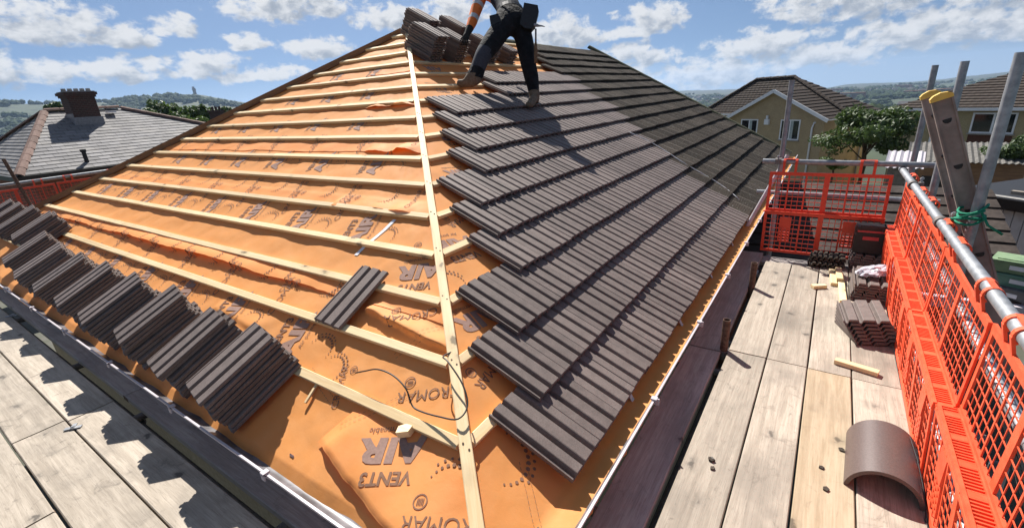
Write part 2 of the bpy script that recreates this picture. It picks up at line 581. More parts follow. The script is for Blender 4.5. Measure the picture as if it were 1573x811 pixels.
M_CONC = speckled('concrete', (0.25, 0.24, 0.225), (0.34, 0.33, 0.31), 20, 0.9, 0.4, 0.004, 0.2)
M_LEAD = speckled('lead_flashing', (0.16, 0.165, 0.18), (0.24, 0.245, 0.26), 20, 0.5, 0.2, 0.002, 0.2)
M_FIBRE = speckled('fibre_cement', (0.10, 0.095, 0.088), (0.17, 0.162, 0.15), 8, 0.9, 0.3, 0.004, 0.3)
M_GREYW = speckled('grey_boarding', (0.42, 0.43, 0.44), (0.50, 0.51, 0.52), 6, 0.7, 0.1, 0.002, 0.15)
M_BINGREEN = speckled('pale_green_plastic', (0.16, 0.24, 0.13), (0.22, 0.31, 0.17), 10, 0.5, 0.1, 0.002, 0.15)
M_BINTEAL = speckled('teal_plastic', (0.09, 0.20, 0.15), (0.13, 0.26, 0.2), 10, 0.5, 0.1, 0.002, 0.15)
M_BINGREY = speckled('grey_plastic', (0.10, 0.105, 0.11), (0.15, 0.155, 0.16), 10, 0.5, 0.1, 0.002, 0.15)
M_BARK = speckled('bark', (0.06, 0.042, 0.028), (0.11, 0.08, 0.055), 14, 0.95, 0.6, 0.02, 0.2)


def leafmat(name, c1, c2, sc=0.9):
    m, t, b = mat(name)
    tc_ = t.node('ShaderNodeTexCoord')
    oi = t.node('ShaderNodeObjectInfo')
    v = t.vm('ADD', tc_.outputs['Object'], t.comb(t.m('MULTIPLY', oi.outputs['Random'], 40), 0, 0))
    n = t.noise(v, sc, 3, 0.6)
    n2 = t.noise(v, 11.0, 2, 0.6)
    f = t.m('ADD', t.m('MULTIPLY', n, 0.6), t.m('MULTIPLY', n2, 0.4))
    c = t.mix(t.smooth(f, 0.32, 0.66), c1, c2)
    t.l.new(c, b.inputs['Base Color'])
    b.inputs['Roughness'].default_value = 0.55
    tr = t.node('ShaderNodeBsdfTranslucent')
    t.l.new(c, tr.inputs[0])
    mx = t.node('ShaderNodeMixShader')
    mx.inputs[0].default_value = 0.3
    t.l.new(b.outputs[0], mx.inputs[1])
    t.l.new(tr.outputs[0], mx.inputs[2])
    out = [q for q in t.n if q.type == 'OUTPUT_MATERIAL'][0]
    t.l.new(mx.outputs[0], out.inputs[0])
    return m


M_LEAF1 = leafmat('mid_green_leaves', (0.040, 0.078, 0.015), (0.115, 0.175, 0.036), 0.35)
M_LEAF2 = leafmat('dark_green_leaves', (0.024, 0.052, 0.014), (0.085, 0.135, 0.034), 0.8)

# ------------------------------------------------------------------ terrain
EL_TAB = [(-180, .6), (-110, 1.0), (-95, 1.9), (-86, 2.2), (-79.8, 2.1), (-77.5, 1.85), (-73.3, 1.75), (-71.9, 1.75), (-70.4, 2.05), (-69.3, 2.13), (-68.3, 2.18),
          (-66.2, 2.08), (-65.2, 1.85), (-64.1, 1.55), (-62, 1.0), (-50, .5), (-20, -.35), (-14.7, -.48), (-11, -.56), (-7, -.75), (-1, -.99), (.44, -.80),
          (3, -.82), (5.3, -.87), (7.4, -.8), (12, -.44), (18, -.2), (40, .3), (180, .6)]


def tab(x, T):
    for (a, p), (b_, q) in zip(T, T[1:]):
        if a <= x <= b_:
            return p + (q - p) * (x - a) / (b_ - a)
    return T[-1][1]


def sstep(x, a, b_):
    t_ = max(0.0, min(1.0, (x - a) / (b_ - a)))
    return t_ * t_ * (3 - 2 * t_)


def crest(az_):
    return tab(az_, [(-180, 3000), (-100, 1900), (-60, 1900), (-20, 4600), (30, 4600), (100, 3000), (180, 3000)])


def ground_z(az_, r_):
    rc = crest(az_)
    z = -3.1 - 3.0 * sstep(r_, 12, 34) - 9 * sstep(r_, 40, 160) - 40 * sstep(r_, 160, 800)
    zc_ = CAM.z + rc * math.tan(rad(tab(az_, EL_TAB)))
    k = sstep(r_, rc * 0.42, rc)
    z = z * (1 - k) + zc_ * k
    if r_ > rc:
        z -= (r_ - rc) * 0.10
    x_, y_ = r_ * math.sin(rad(az_)), r_ * math.cos(rad(az_))
    if r_ > 300:
        z += 5.0 * noise.noise(Vector((x_ * .004, y_ * .004, 0))) * sstep(r_, 300, 900)
        z += 3.4 * noise.noise(Vector((x_ * .021, y_ * .021, 4))) * sstep(r_, 500, 1300)
    return z


azs = [-180 + 4 * i for i in range(23)] + [-88 + 0.3 * i for i in range(100)] + [-58 + 2 * i for i in range(19)] + [-20 + 0.3 * i for i in range(134)] + [20.2 + 4 * i for i in range(40)]
azs = sorted(set(round(a, 3) for a in azs if a < 180))
rs = [0.5, 6, 12, 18, 24, 30, 36, 45, 60, 80, 110, 150, 200, 260, 340, 440, 560, 700, 850, 1000, 1150, 1300, 1450, 1600, 1700, 1800, 1900, 2000, 2200, 2500, 2900, 3300, 3700, 4000, 4200, 4400, 4500, 4600, 4700, 5000, 5600]
vs, fs = [], []
for a in azs:
    for r_ in rs:
        vs.append((CAM.x + r_ * math.sin(rad(a)), CAM.y + r_ * math.cos(rad(a)), ground_z(a, r_)))
nr = len(rs)
na = len(azs)
for i in range(na):
    j = (i + 1) % na
    for k in range(nr - 1):
        fs.append((i * nr + k, j * nr + k, j * nr + k + 1, i * nr + k + 1))
mb = MB()
mb.add(vs, fs)
M_LAND, t, b = mat('land')
v, r = coords(t, False)
nA = t.noise(v, 0.006, 4, 0.6)
nB = t.noise(v, 0.05, 5, 0.7)
nC = t.noise(v, 1.5, 4, 0.6)
vf = t.node('ShaderNodeTexVoronoi')
vf.inputs['Scale'].default_value = 0.007
t.l.new(v, vf.inputs['Vector'])
sepv = t.node('ShaderNodeSeparateColor')
t.l.new(vf.outputs['Color'], sepv.inputs[0])
field = t.mix(sepv.outputs[0], (0.032, 0.050, 0.018), (0.075, 0.080, 0.032))
woodc = t.mix(t.smooth(nB, 0.35, 0.65), (0.014, 0.026, 0.013), (0.042, 0.062, 0.026))
c = t.mix(t.smooth(t.m('ADD', t.m('MULTIPLY', nA, 0.7), t.m('MULTIPLY', nB, 0.3)), 0.49, 0.56), woodc, field)
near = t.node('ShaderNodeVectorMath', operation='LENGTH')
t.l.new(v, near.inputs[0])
yard = t.mix(t.smooth(nC, 0.35, 0.65), (0.07, 0.075, 0.05), (0.10, 0.095, 0.08))
c = t.mix(t.m('MULTIPLY', t.smooth(near.outputs['Value'], 2600, 3400), 0.8), c, (0.022, 0.030, 0.020))  # distance shading painted into the land colour of the far hills
c = t.mix(t.smooth(near.outputs['Value'], 20, 45), yard, c)
t.l.new(c, b.inputs['Base Color'])
b.inputs['Roughness'].default_value = 0.95
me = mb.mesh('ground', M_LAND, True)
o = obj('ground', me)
tag(o, kind='structure')

# ------------------------------------------------------------------ the house being re-roofed
PITCH = 0.4982
c_, s_ = math.cos(PITCH), math.sin(PITCH)
SPAN = 8.257
GABLE_Y = 10.05
GAUGE = 0.30
VTOP = SPAN / 2 / c_
house = empty('house', (-4.1, 4.5, -3.1))
tag(house, 'house with half-stripped hipped roof, orange membrane, timber battens and new brown tiles', 'house')


def RF(u, v, w=0.0):
    return Vector((-v * c_ + w * s_, u, v * s_ + w * c_))


def LF(u, v, w=0.0):
    return Vector((u, v * c_ - w * s_, v * s_ + w * c_))


NRM_R = Vector((s_, 0, c_))
NRM_L = Vector((0, -s_, c_))
UP_R = Vector((-c_, 0, s_))
UP_L = Vector((0, c_, s_))


def N(x, y, z=0.0):
    return noise.noise(Vector((x, y, z)))


# walls, fascia, gable, far slopes
mb = MB()
mb.box((-SPAN - 0.05, 0.12, -3.1), (-0.02, GABLE_Y - 0.1, -0.42))
part('wall', mb, M_RENDER, house)
mb = MB()
mb.add([(-SPAN + 0.1, GABLE_Y - 0.1, -0.42), (-0.1, GABLE_Y - 0.1, -0.42), (-SPAN / 2, GABLE_Y - 0.1, SPAN / 2 * s_ / c_ - 0.2)], [(0, 1, 2)])
part('gable', mb, M_RENDER, house)
mb = MB()
mb.box((0.33, -0.30, -0.42), (0.352, GABLE_Y, -0.235))
mb.box((-SPAN - 0.3, -0.302, -0.42), (0.352, -0.28, -0.235))
mb.box((-SPAN + 0.1, -0.25, -0.44), (0.30, GABLE_Y - 0.15, -0.425))
part('fascia', mb, M_WHITE, house)
mb = MB()
q = [Vector((-SPAN - 0.4, -0.4, -0.22)), Vector((-SPAN - 0.4, GABLE_Y, -0.22)), Vector((-SPAN / 2 - 0.02, GABLE_Y, 2.2)), Vector((-SPAN / 2 - 0.02, SPAN / 2, 2.2))]
mb.add(q, [(0, 1, 2, 3)])
part('rear_slope', mb, M_OLD, house)


# --- orange roofing membrane, laid in lapped runs
def bat(v):
    return abs(math.sin(math.pi * v / GAUGE)) if v > 0 else min(1.0, 0.0 + abs(v) / 0.10)


def seg_fold(u, v, a, b_, h, back=0.22, width=0.03):
    """a fold: the sheet rises sharply across the line a-b (on its upslope side) and sinks back slowly"""
    ax, ay = a
    bx, by = b_
    dx, dy = bx - ax, by - ay
    L = math.hypot(dx, dy)
    t_ = ((u - ax) * dx + (v - ay) * dy) / (L * L)
    d = (-(u - ax) * dy + (v - ay) * dx) / L
    if dx < 0:
        d = -d
    win = sstep(t_, -0.03, 0.05) * (1 - sstep(t_, 0.85, 1.15))
    d += 0.012 * N(u * 7, v * 7, 8)
    up = sstep(d, -width, 0.0) * (1 - sstep(d, 0.0, back))
    return h * win * up


FOLDS_L = [((-1.02, 0.44), (-0.34, 0.36), 0.045, 0.10, 0.012),
           ((-2.3, 0.16), (-1.7, 0.12), 0.012, 0.1, 0.04)]


def w_left(u, v):
    k = bat(v)
    w = -0.029 - 0.008 * k * (0.5 - 0.5 * math.cos(2 * math.pi * u / 0.6))
    amp = 0.60 if v > 0 else 0.45
    w += amp * k * (0.012 * N(u * 1.7, v * 2.3, 1) + 0.009 * N(u * 5.0, v * 3.4, 2) + 0.0045 * N(u * 13, v * 9, 3) + 0.0025 * N(u * 26 + v * 9, v * 16, 5))
    if v < 0:
        w += 0.008 * abs(N(u * 3.1 + v * 2, v * 4.2, 6)) * k
    for f in FOLDS_L:
        w += seg_fold(u, v, *f)
    if v < -0.37:
        w -= 0.25 * (-0.37 - v)
    return w


def w_right(u, v):
    k = bat(v)
    w = -0.029 + k * 0.6 * (0.011 * N(u * 1.9, v * 2.1, 11) + 0.008 * N(u * 5, v * 4, 12) + 0.004 * N(u * 14, v * 10, 13))
    if v < 0:
        w += 0.010 * k * abs(N(u * 4, v * 3, 16))
    if v < -0.40:
        w += 0.55 * (-0.40 - v)
    return w


# runs on the hip end: v start, v end, lift of the lower edge as (u centre, half length, height)
RUNS_L = [(-0.445, 0.62, []),
          (0.485, 1.33, [(-3.5, 2.3, 0.046), (-6.2, 0.9, 0.02)]),
          (1.20, 2.05, [(-1.40, 0.30, 0.045), (-1.75, 0.22, 0.03), (-2.05, 0.10, 0.04)]),
          (1.90, 2.78, [(-1.95, 0.26, 0.045), (-2.25, 0.16, 0.03)]),
          (2.64, 3.52, [(-2.55, 0.22, 0.045), (-2.9, 0.2, 0.025)]),
          (3.40, VTOP - 0.02, [])]


def run_w(i, u, v):
    v0, v1, lifts = RUNS_L[i]
    w = w_left(u, v) + (0.004 * i if False else 0.0)
    if i:
        over = v0 + 0.16 - v
        if over > 0:
            w += 0.005 * sstep(over, 0, 0.03)
            e = sstep(over, 0.0, 0.16)
            for (uc, hl, h) in lifts:
                q_ = (u - uc) / hl
                if abs(q_) < 1:
                    w += h * e * (1 - q_ * q_) ** 1.3 * (0.9 + 0.35 * N(u * 1.5, i) if i == 1 else max(0.2, 0.85 + 0.7 * N(u * 5, i + 2.2) + 0.25 * N(u * 15, i)))
            w += 0.005 * e * max(0, N(u * 2.2, i * 7.0))
    return w


def surf_left(u, v):
    """top surface of the membrane and its run"""
    i = 0
    for k in range(len(RUNS_L)):
        if v >= RUNS_L[k][0] - 0.005:
            i = k
    return run_w(i, u, v)


for i, (v0, v1, lifts) in enumerate(RUNS_L):
    nv = max(10, int((v1 - v0) / (0.0075 if i == 0 else 0.018)))
    mb = MB()
    vs, fs = [], []
    nu = 330 - 35 * i
    for a in range(nv + 1):
        for k in range(nu + 1):
            f = k / nu
            v = v0 + (v1 - v0) * a / nv
            f2 = 1 - (1 - f) ** 1.35          # finer towards the camera
            ul = -SPAN + v * c_
            ur = -v * c_
            u = ul + (ur - ul) * f2
            if a == 0:
                v += 0.018 * N(u * 2.1, i * 3.3) + 0.006 * N(u * 11, i)
            vs.append(LF(u, v, run_w(i, u, v)))
    for a in range(nv):
        for k in range(nu):
            p = a * (nu + 1) + k
            fs.append((p, p + 1, p + nu + 2, p + nu + 1))
    mb.add(vs, fs)
    part('membrane_run', mb, M_ORANGE, house, True)

mb = MB()
vs, fs = [], []
nv, nu = 190, 190
for a in range(nv + 1):
    for k in range(nu + 1):
        v = -0.508 + (VTOP - 0.02 + 0.508) * a / nv
        f = (k / nu) ** 1.7
        u = v * c_ + (GABLE_Y - 0.05 - v * c_) * f
        if a == 0:
            v += 0.010 * N(u * 9, 4.0) + 0.010 * N(u * 31, 9.0) + 0.006 * N(u * 77, 2.0)
        vs.append(RF(u, v, w_right(u, v)))
for a in range(nv):
    for k in range(nu):
        p = a * (nu + 1) + k
        fs.append((p, p + 1, p + nu + 2, p + nu + 1))
mb.add(vs, fs)
part('membrane_run', mb, M_ORANGE, house, True)

# loose edge of an overlying sheet lifting near the corner
FA, FB = Vector((-0.700, -0.238)), Vector((0.26, -0.475))
FD = (FB - FA).normalized()
FN = Vector((-FD.y, FD.x))          # upslope side
FLEN = (FB - FA).length
FW_ = 0.30


def flap_h(t_, d):
    if d < 0 or t_ < 0 or t_ > FLEN:
        return 0.0
    return (0.038 - 0.008 * t_ + 0.012 * N(t_ * 4.0, 7.0)) * (1 - sstep(d, 0.0, FW_)) * (0.35 + 0.65 * sstep(t_, 0.0, 0.10))


def flap_at(u, v):
    p_ = Vector((u, v)) - FA
    return flap_h(p_.dot(FD), p_.dot(FN))


vs, fs = [], []
nf, nd_ = 44, 14
for k in range(nf + 1):
    t_ = FLEN * k / nf
    for j in range(nd_ + 1):
        d = FW_ * (j / nd_) ** 1.5
        e = 0.016 * N(t_ * 5.5, 3.0) + 0.006 * N(t_ * 14, 5.0)
        q = FA + FD * (t_ + 0.10 * d) + FN * (d + e * (1 - d / FW_))
        dip = 0.010 * (1 - sstep(d, 0.0, 0.02))
        qu = min(q.x, -q.y * c_ - 0.004)
        vs.append(LF(qu, q.y, surf_left(qu, q.y) + flap_h(t_, d) - dip * (0.3 + 0.7 * sstep(t_, 0, .1)) + 0.0012))
for k in range(nf):
    for j in range(nd_):
        p = k * (nd_ + 1) + j
        fs.append((p, p + 1, p + nd_ + 2, p + nd_ + 1))
mb = MB()
mb.add(vs, fs)
part('membrane_flap', mb, M_ORANGE, house, True)

# --- battens
BW, BT = 0.046, 0.026


def wobble_bar(p, q, across, nrm, w, h, seed, name, mat_, parent, seg=8):
    """a batten with slightly uneven line; local x runs along it"""
    p, q = Vector(p), Vector(q)
    L = (q - p).length
    M = frame(p, (q - p).normalized(), across, nrm)
    mb_ = MB()
    vs, fs = [], []
    for i in range(seg + 1):
        x = L * i / seg
        dy = 0.004 * N(x * 1.3, seed) if 0 < i < seg else 0
        dz = 0.003 * N(x * 1.1, seed + 40) if 0 < i < seg else 0
        r_ = 0.003
        prof = [(-w / 2, -h), (w / 2, -h), (w / 2, -r_), (w / 2 - r_, 0), (-w / 2 + r_, 0), (-w / 2, -r_)]
        vs += [(x, a + dy, b_ + dz) for a, b_ in prof]
    for i in range(seg):
        for k in range(6):
            k2 = (k + 1) % 6
            fs.append((i * 6 + k, i * 6 + k2, i * 6 + 6 + k2, i * 6 + 6 + k))
    fs += [tuple(range(6)), tuple(range(seg * 6, seg * 6 + 6))]
    mb_.add(vs, fs)
    return obj(name, mb_.mesh(name, mat_), parent, M)


for n in range(1, 17):
    v = (n - 1) * GAUGE
    ul = -SPAN + v * c_ + 0.06
    ur = -v * c_ - 0.035
    splits = [ul, ur]
    if ur - ul > 4.2:
        splits = [ul, ul + (ur - ul) * (0.35 + 0.3 * random.random()), ur]
    for a, b_ in zip(splits, splits[1:]):
        wobble_bar(LF(a + (0.002 if a != ul else 0), v + 0.006 * (random.random() - .5), 0.001), LF(b_, v + 0.012 * (random.random() - .5), 0.001), UP_L, NRM_L, BW, BT, n + 100 * random.random(), 'batten', M_BATTEN, house)
OLD_FROM = {}
NEW0 = {1: .175, 2: .385, 3: .63, 4: 1.075, 5: 1.235, 6: 1.415, 7: 1.85, 8: 2.085, 9: 2.305, 10: 2.50, 11: 3.80, 12: 3.93}
for n in range(1, 17):
    v = (n - 1) * GAUGE
    u0 = v * c_ + 0.035
    u1 = {13: 7.0, 14: 7.0, 15: 7.0, 16: 7.2}.get(n, NEW0.get(n, 4) + 0.8)
    wobble_bar(RF(u1, v, 0.0), RF(u0, v + 0.01 * (random.random() - .5), 0.0), UP_R, NRM_R, BW, BT, n + 300, 'batten', M_BATTEN, house)

# hip board over the batten ends, in two lengths, and the brown timber on the far hip
HIPN = (NRM_R + NRM_L).normalized()
hd = Vector((-c_, c_, s_)).normalized()
ha = HIPN.cross(hd).normalized()
P0 = Vector((-c_, c_, s_)) * (-0.42)
P1 = Vector((-c_, c_, s_)) * (VTOP - 0.02)
off = HIPN * 0.026
pm = P0.lerp(P1, 0.47)
wobble_bar(P0 + off, pm + off, ha, HIPN, 0.050, 0.020, 5, 'hip_batten', M_BATTEN, house)
wobble_bar(pm + off + hd * 0.003, P1 + off, ha, HIPN, 0.050, 0.020, 6, 'hip_batten', M_BATTEN, house)
for n in range(1, 17):
    for e in (-0.012, 0.010):
        p = Vector((-c_, c_, s_)) * ((n - 1) * GAUGE + 0.012 * math.sin(n * 5.0) + e) + off + ha * (0.9 * e + 0.004 * math.sin(n * 3.1))
        mb = MB()
        mb.tube([p - HIPN * 0.001, p + HIPN * 0.0018], 0.0042, 7)
        part('nail', mb, M_RUST, house)
NRM_F = Vector((-s_, 0, c_))
HIPF = (NRM_F + NRM_L).normalized()
hdf = Vector((c_, c_, s_)).normalized()
haf = HIPF.cross(hdf).normalized()
A0 = Vector((-SPAN, 0, 0)) + Vector((c_, c_, s_)) * (-0.42)
A1 = Vector((-SPAN, 0, 0)) + Vector((c_, c_, s_)) * (VTOP - 0.05)
wobble_bar(A0 + HIPF * 0.034, A1 + HIPF * 0.034, haf, HIPF, 0.085, 0.07, 9, 'hip_rafter', M_HIPWOOD, house)

# --- gutters
def gutter(name, a, b_, out, cz, r_=0.058):
    mb_ = MB()
    a, b_, out = Vector(a), Vector(b_), Vector(out)
    n = 14
    seg = 26
    vs, fs, mi = [], [], []
    prof = [(r_ + 0.007, 0.0), (r_ + 0.007, -0.010), (r_, -0.012)]
    prof += [(r_ * math.cos(-math.pi * k / n), r_ * math.sin(-math.pi * k / n)) for k in range(1, 10)]
    prof += [((r_ - 0.003) * math.cos(-math.pi * k / n), (r_ - 0.003) * math.sin(-math.pi * k / n)) for k in range(9, 0, -1)]
    prof += [(r_ - 0.003, 0.0)]
    m_ = len(prof)
    for i in range(seg + 1):
        p = a.lerp(b_, i / seg)
        d = 0.004 * N(i * 0.37, 3.0)
        for (x, z) in prof:
            vs.append(p + out * (x + d) + Vector((0, 0, z + d * 0.6)))
    for i in range(seg):
        for k in range(m_):
            k2 = (k + 1) % m_
            fs.append((i * m_ + k, i * m_ + k2, (i + 1) * m_ + k2, (i + 1) * m_ + k))
            mi.append(1 if 12 <= k < m_ - 1 else 0)
    mb_.add(vs, fs)
    mb_.mi = mi
    o_ = part(name, mb_, [M_UPVC, M_GUTIN], house, True, rad(35))
    L = (b_ - a).length
    k = 0.35
    d = (b_ - a).normalized()
    while k < L:
        p = a + d * k
        br = MB()
        arc = [(math.cos(-math.pi * j / 10), math.sin(-math.pi * j / 10)) for j in range(11)]
        vs, fs = [], []
        for j, (x, z) in enumerate(arc):
            for rr in (r_ + 0.003, r_ + 0.008):
                for e in (-0.014, 0.014):
                    vs.append(p + d * e + out * (x * rr + (0.011 if j == 0 else 0)) + Vector((0, 0, z * rr)))
        for j in range(10):
            o4 = j * 4
            for (q1, q2) in ((0, 1), (1, 3), (3, 2), (2, 0)):
                fs.append((o4 + q1, o4 + q2, o4 + 4 + q2, o4 + 4 + q1))
        br.add(vs, fs)
        br.bar(p + out * (r_ - 0.012) + Vector((0, 0, 0.004)), p + out * (r_ + 0.016) + Vector((0, 0, 0.004)), 0.026, 0.010)
        br.bar(p + out * (r_ + 0.014) + Vector((0, 0, -0.028)), p + out * (r_ + 0.014) + Vector((0, 0, 0.008)), 0.026, 0.006, (0, 1, 0))
        part('gutter_bracket', br, M_UPVC, o_)
        k += 0.92
    return o_


gutter('gutter', (0.410, -0.41, -0.168), (0.430, GABLE_Y, -0.183), (1, 0, 0), 0)
gutter('gutter', (0.475, -0.348, -0.180), (-SPAN - 0.45, -0.320, -0.186), (0, -1, 0), 0)

# --- tiles
def tile_mesh(name, prof, L, th, material):
    """local x across, y up the slope (head at 0, tail at -L), z normal"""
    mb_ = MB()
    top = prof
    bot = [(x, z - th) for x, z in reversed(prof)]
    ring = top + bot
    n = len(ring)
    nt = len(top)
    ys = [0.0, -L + 0.004, -L]
    vs, fs = [], []
    for yi, y in enumerate(ys):
        for k, (x, z) in enumerate(ring):
            dz = -0.003 if (yi == 2 and k < nt) else 0.0
            vs.append((x, y, z + dz))
    for i in range(2):
        for k in range(n):
            k2 = (k + 1) % n
            fs.append((i * n + k, i * n + k2, (i + 1) * n + k2, (i + 1) * n + k))
    for i in (0, 2):
        for k in range(nt - 1):
            fs.append((i * n + k, i * n + k + 1, i * n + n - 2 - k, i * n + n - 1 - k))
    mb_.add(vs, fs)
    # nail hole dimple and two hanging nibs under the head
    for x in (0.045, 0.165):
        mb_.box((x, -0.045, -th - 0.010), (x + 0.035, -0.030, -th + 0.002))
    return mb_.mesh(name, material)


PN = [(0.0, 0.0), (0.007, 0.0), (0.009, -0.015), (0.025, -0.015), (0.030, 0.008), (0.033, 0.010), (0.077, 0.010), (0.079, 0.008), (0.084, -0.011), (0.097, -0.011),
      (0.106, 0.008), (0.110, 0.010), (0.168, 0.010), (0.170, 0.008), (0.175, -0.011), (0.188, -0.011), (0.197, 0.008), (0.201, 0.010), (0.242, 0.010), (0.245, 0.007)]
PO = [(0.0, 0.0), (0.006, 0.0), (0.008, -0.012), (0.024, -0.012), (0.030, 0.006)]
for k in range(6):
    x = 0.030 + k * 0.05
    PO += [(x + 0.006, 0.010), (x + 0.030, 0.010), (x + 0.036, -0.007), (x + 0.047, -0.007)]
PO = PO[:-2] + [(0.330, 0.008)]
TL, TTH = 0.42, 0.015
ME_TILE = tile_mesh('roof_tile', PN, TL, TTH, M_TILE)
ME_OLDT = tile_mesh('weathered_tile', PO, TL, TTH, M_OLD)
TILT = math.atan2(0.047, TL)


def tile_matrix(P, across, up, nrm, rot=0.0, tilt=TILT):
    return frame(P, across, up, nrm) @ Matrix.Rotation(rot, 4, 'Z') @ Matrix.Rotation(-tilt, 4, 'X')


AC_R = Vector((0, 1, 0))
AC_L = Vector((1, 0, 0))
rnd = random.Random(11)
for n in range(1, 17):
    vt = 0.022 + (n - 1) * GAUGE
    end = GABLE_Y - 0.02
    bound = 4.52 + 0.60 * (vt - 0.2)
    y = NEW0.get(n)
    if y is not None:
        cnt = max(1, int((bound - y) / 0.215 + 0.5))
        for k in range(cnt):
            P = RF(y + 0.001 * rnd.uniform(-1, 1), vt + 0.003 * rnd.uniform(-1, 1), 0.013 + 0.0015 * rnd.uniform(-1, 1))
            obj('roof_tile', ME_TILE, house, tile_matrix(P, AC_R, UP_R, NRM_R, 0.004 * rnd.uniform(-1, 1), TILT + 0.005 * rnd.uniform(-0.6, 1)))
            y += 0.215
    else:
        y = {13: 6.15, 14: 6.35, 15: 6.6, 16: 6.8}[n]
    while y + 0.2 < end:
        sag = 0.006 * N(y * 0.8, vt * 0.9, 21)
        P = RF(y, vt + 0.006 * N(y * .6, n * 2.1, 5) + 0.004 * rnd.uniform(-1, 1), 0.013 + sag + 0.003 * rnd.uniform(-1, 1))
        obj('weathered_tile', ME_OLDT, house, tile_matrix(P, AC_R, UP_R, NRM_R, 0.010 * rnd.uniform(-1, 1), TILT + 0.012 * rnd.uniform(0, 1)))
        y += 0.302

M_MOSS = speckled('mossy_ridge', (0.045, 0.048, 0.028), (0.10, 0.10, 0.062), 30, 0.95, 0.6, 0.006, 0.3)


def half_round(L, r_, th, n=12, arc=math.pi, flare=0.0):
    """half-round tile along local x, crown at +z"""
    mb_ = MB()
    vs, fs = [], []
    for xi, x in enumerate((0, L)):
        for rr in (r_, r_ - th):
            rr += flare * (x / L)
            for k in range(n + 1):
                a = (math.pi - arc) / 2 + arc * k / n
                vs.append((x, rr * math.cos(a), rr * math.sin(a)))
    m_ = n + 1
    for k in range(n):
        fs.append((k, k + 1, 2 * m_ + k + 1, 2 * m_ + k))
        fs.append((m_ + k, 3 * m_ + k, 3 * m_ + k + 1, m_ + k + 1))
        for e in (0, 2 * m_):
            fs.append((e + k, e + m_ + k, e + m_ + k + 1, e + k + 1))
    fs.append((0, 2 * m_, 3 * m_, m_))
    fs.append((n, m_ + n, 3 * m_ + n, 2 * m_ + n))
    mb_.add(vs, fs)
    return mb_


ME_RID = half_round(0.46, 0.115, 0.016, 10, rad(150)).mesh('ridge_tile', M_MOSS, True, rad(40))
RZ = SPAN / 2 * s_ / c_
y = 4.22
i = 0
while y < GABLE_Y - 0.2:
    sagz = -0.10 * math.sin(min(1, (y - 4.2) / 6) * math.pi * 0.5)
    P = Vector((-SPAN / 2, y, RZ - 0.055 + sagz + 0.006 * rnd.uniform(-1, 1)))
    if y < 4.4 or y > 5.9:
        obj('ridge_tile', ME_RID, house, frame(P, Vector((0, 1, 0)), Vector((-1, 0, 0)), Vector((0, 0, 1))))
    y += 0.445
ME_VER = half_round(0.44, 0.085, 0.016, 8, rad(160)).mesh('verge_tile', M_MOSS, True, rad(40))
v = -0.40
while v < VTOP - 0.3:
    P = RF(GABLE_Y - 0.02, v, 0.0)
    obj('verge_tile', ME_VER, house, frame(P, UP_R, Vector((0, -1, 0)), NRM_R) @ Matrix.Rotation(0.02 * rnd.uniform(-1, 1), 4, 'Z'))
    v += 0.42

# --- print on the membrane
def text_poly(body, size, bold=0.0):
    cu = bpy.data.curves.new('t', 'FONT')
    cu.body = body
    cu.size = size
    cu.align_x = 'CENTER'
    cu.resolution_u = 3
    cu.offset = bold
    to = bpy.data.objects.new('t', cu)
    COL.objects.link(to)
    bpy.context.view_layer.update()
    me_ = bpy.data.meshes.new_from_object(to.evaluated_get(bpy.context.evaluated_depsgraph_get()))
    bm = bmesh.new()
    bm.from_mesh(me_)
    for it in range(4):
        es = [e for e in bm.edges if e.calc_length() > 0.028]
        if not es:
            break
        bmesh.ops.subdivide_edges(bm, edges=es, cuts=1)
        bmesh.ops.triangulate(bm, faces=bm.faces)
    bm.verts.index_update()
    vs_ = [(p.co.x, p.co.y) for p in bm.verts]
    fs_ = [tuple(q.index for q in f.verts) for f in bm.faces]
    bm.free()
    bpy.data.objects.remove(to)
    bpy.data.curves.remove(cu)
    bpy.data.meshes.remove(me_)
    return vs_, fs_


def disc(x, y, r_, n=8):
    return [(x, y)] + [(x + r_ * math.cos(2 * math.pi * k / n), y + r_ * math.sin(2 * math.pi * k / n)) for k in range(n)], [(0, k + 1, (k + 1) % n + 1) for k in range(n)]


def ring(x, y, r1, r2, n=20):
    vs_ = []
    for k in range(n):
        a = 2 * math.pi * k / n
        vs_ += [(x + r1 * math.cos(a), y + r1 * math.sin(a)), (x + r2 * math.cos(a), y + r2 * math.sin(a))]
    return vs_, [(2 * k, 2 * k + 1, (2 * k + 3) % (2 * n), (2 * k + 2) % (2 * n)) for k in range(n)]


def rect(x0, y0, x1, y1, nx=1):
    vs_, fs_ = [], []
    for k in range(nx + 1):
        x = x0 + (x1 - x0) * k / nx
        vs_ += [(x, y0), (x, y1)]
    for k in range(nx):
        fs_.append((2 * k, 2 * k + 2, 2 * k + 3, 2 * k + 1))
    return vs_, fs_


T_VENT = text_poly('VENT3', 0.075, 0.0022)
T_AIR = text_poly('AIR', 0.150, 0.007)
T_CROM = text_poly('CROMAR', 0.072, 0.0)
T_PERM = text_poly('Air permeable', 0.040, 0.0)
T_VENT_B = text_poly('VENT3', 0.062, 0.003)


def shift(P, dx, dy, sx=1.0, sy=1.0):
    return [(x * sx + dx, y * sy + dy) for x, y in P[0]], P[1]


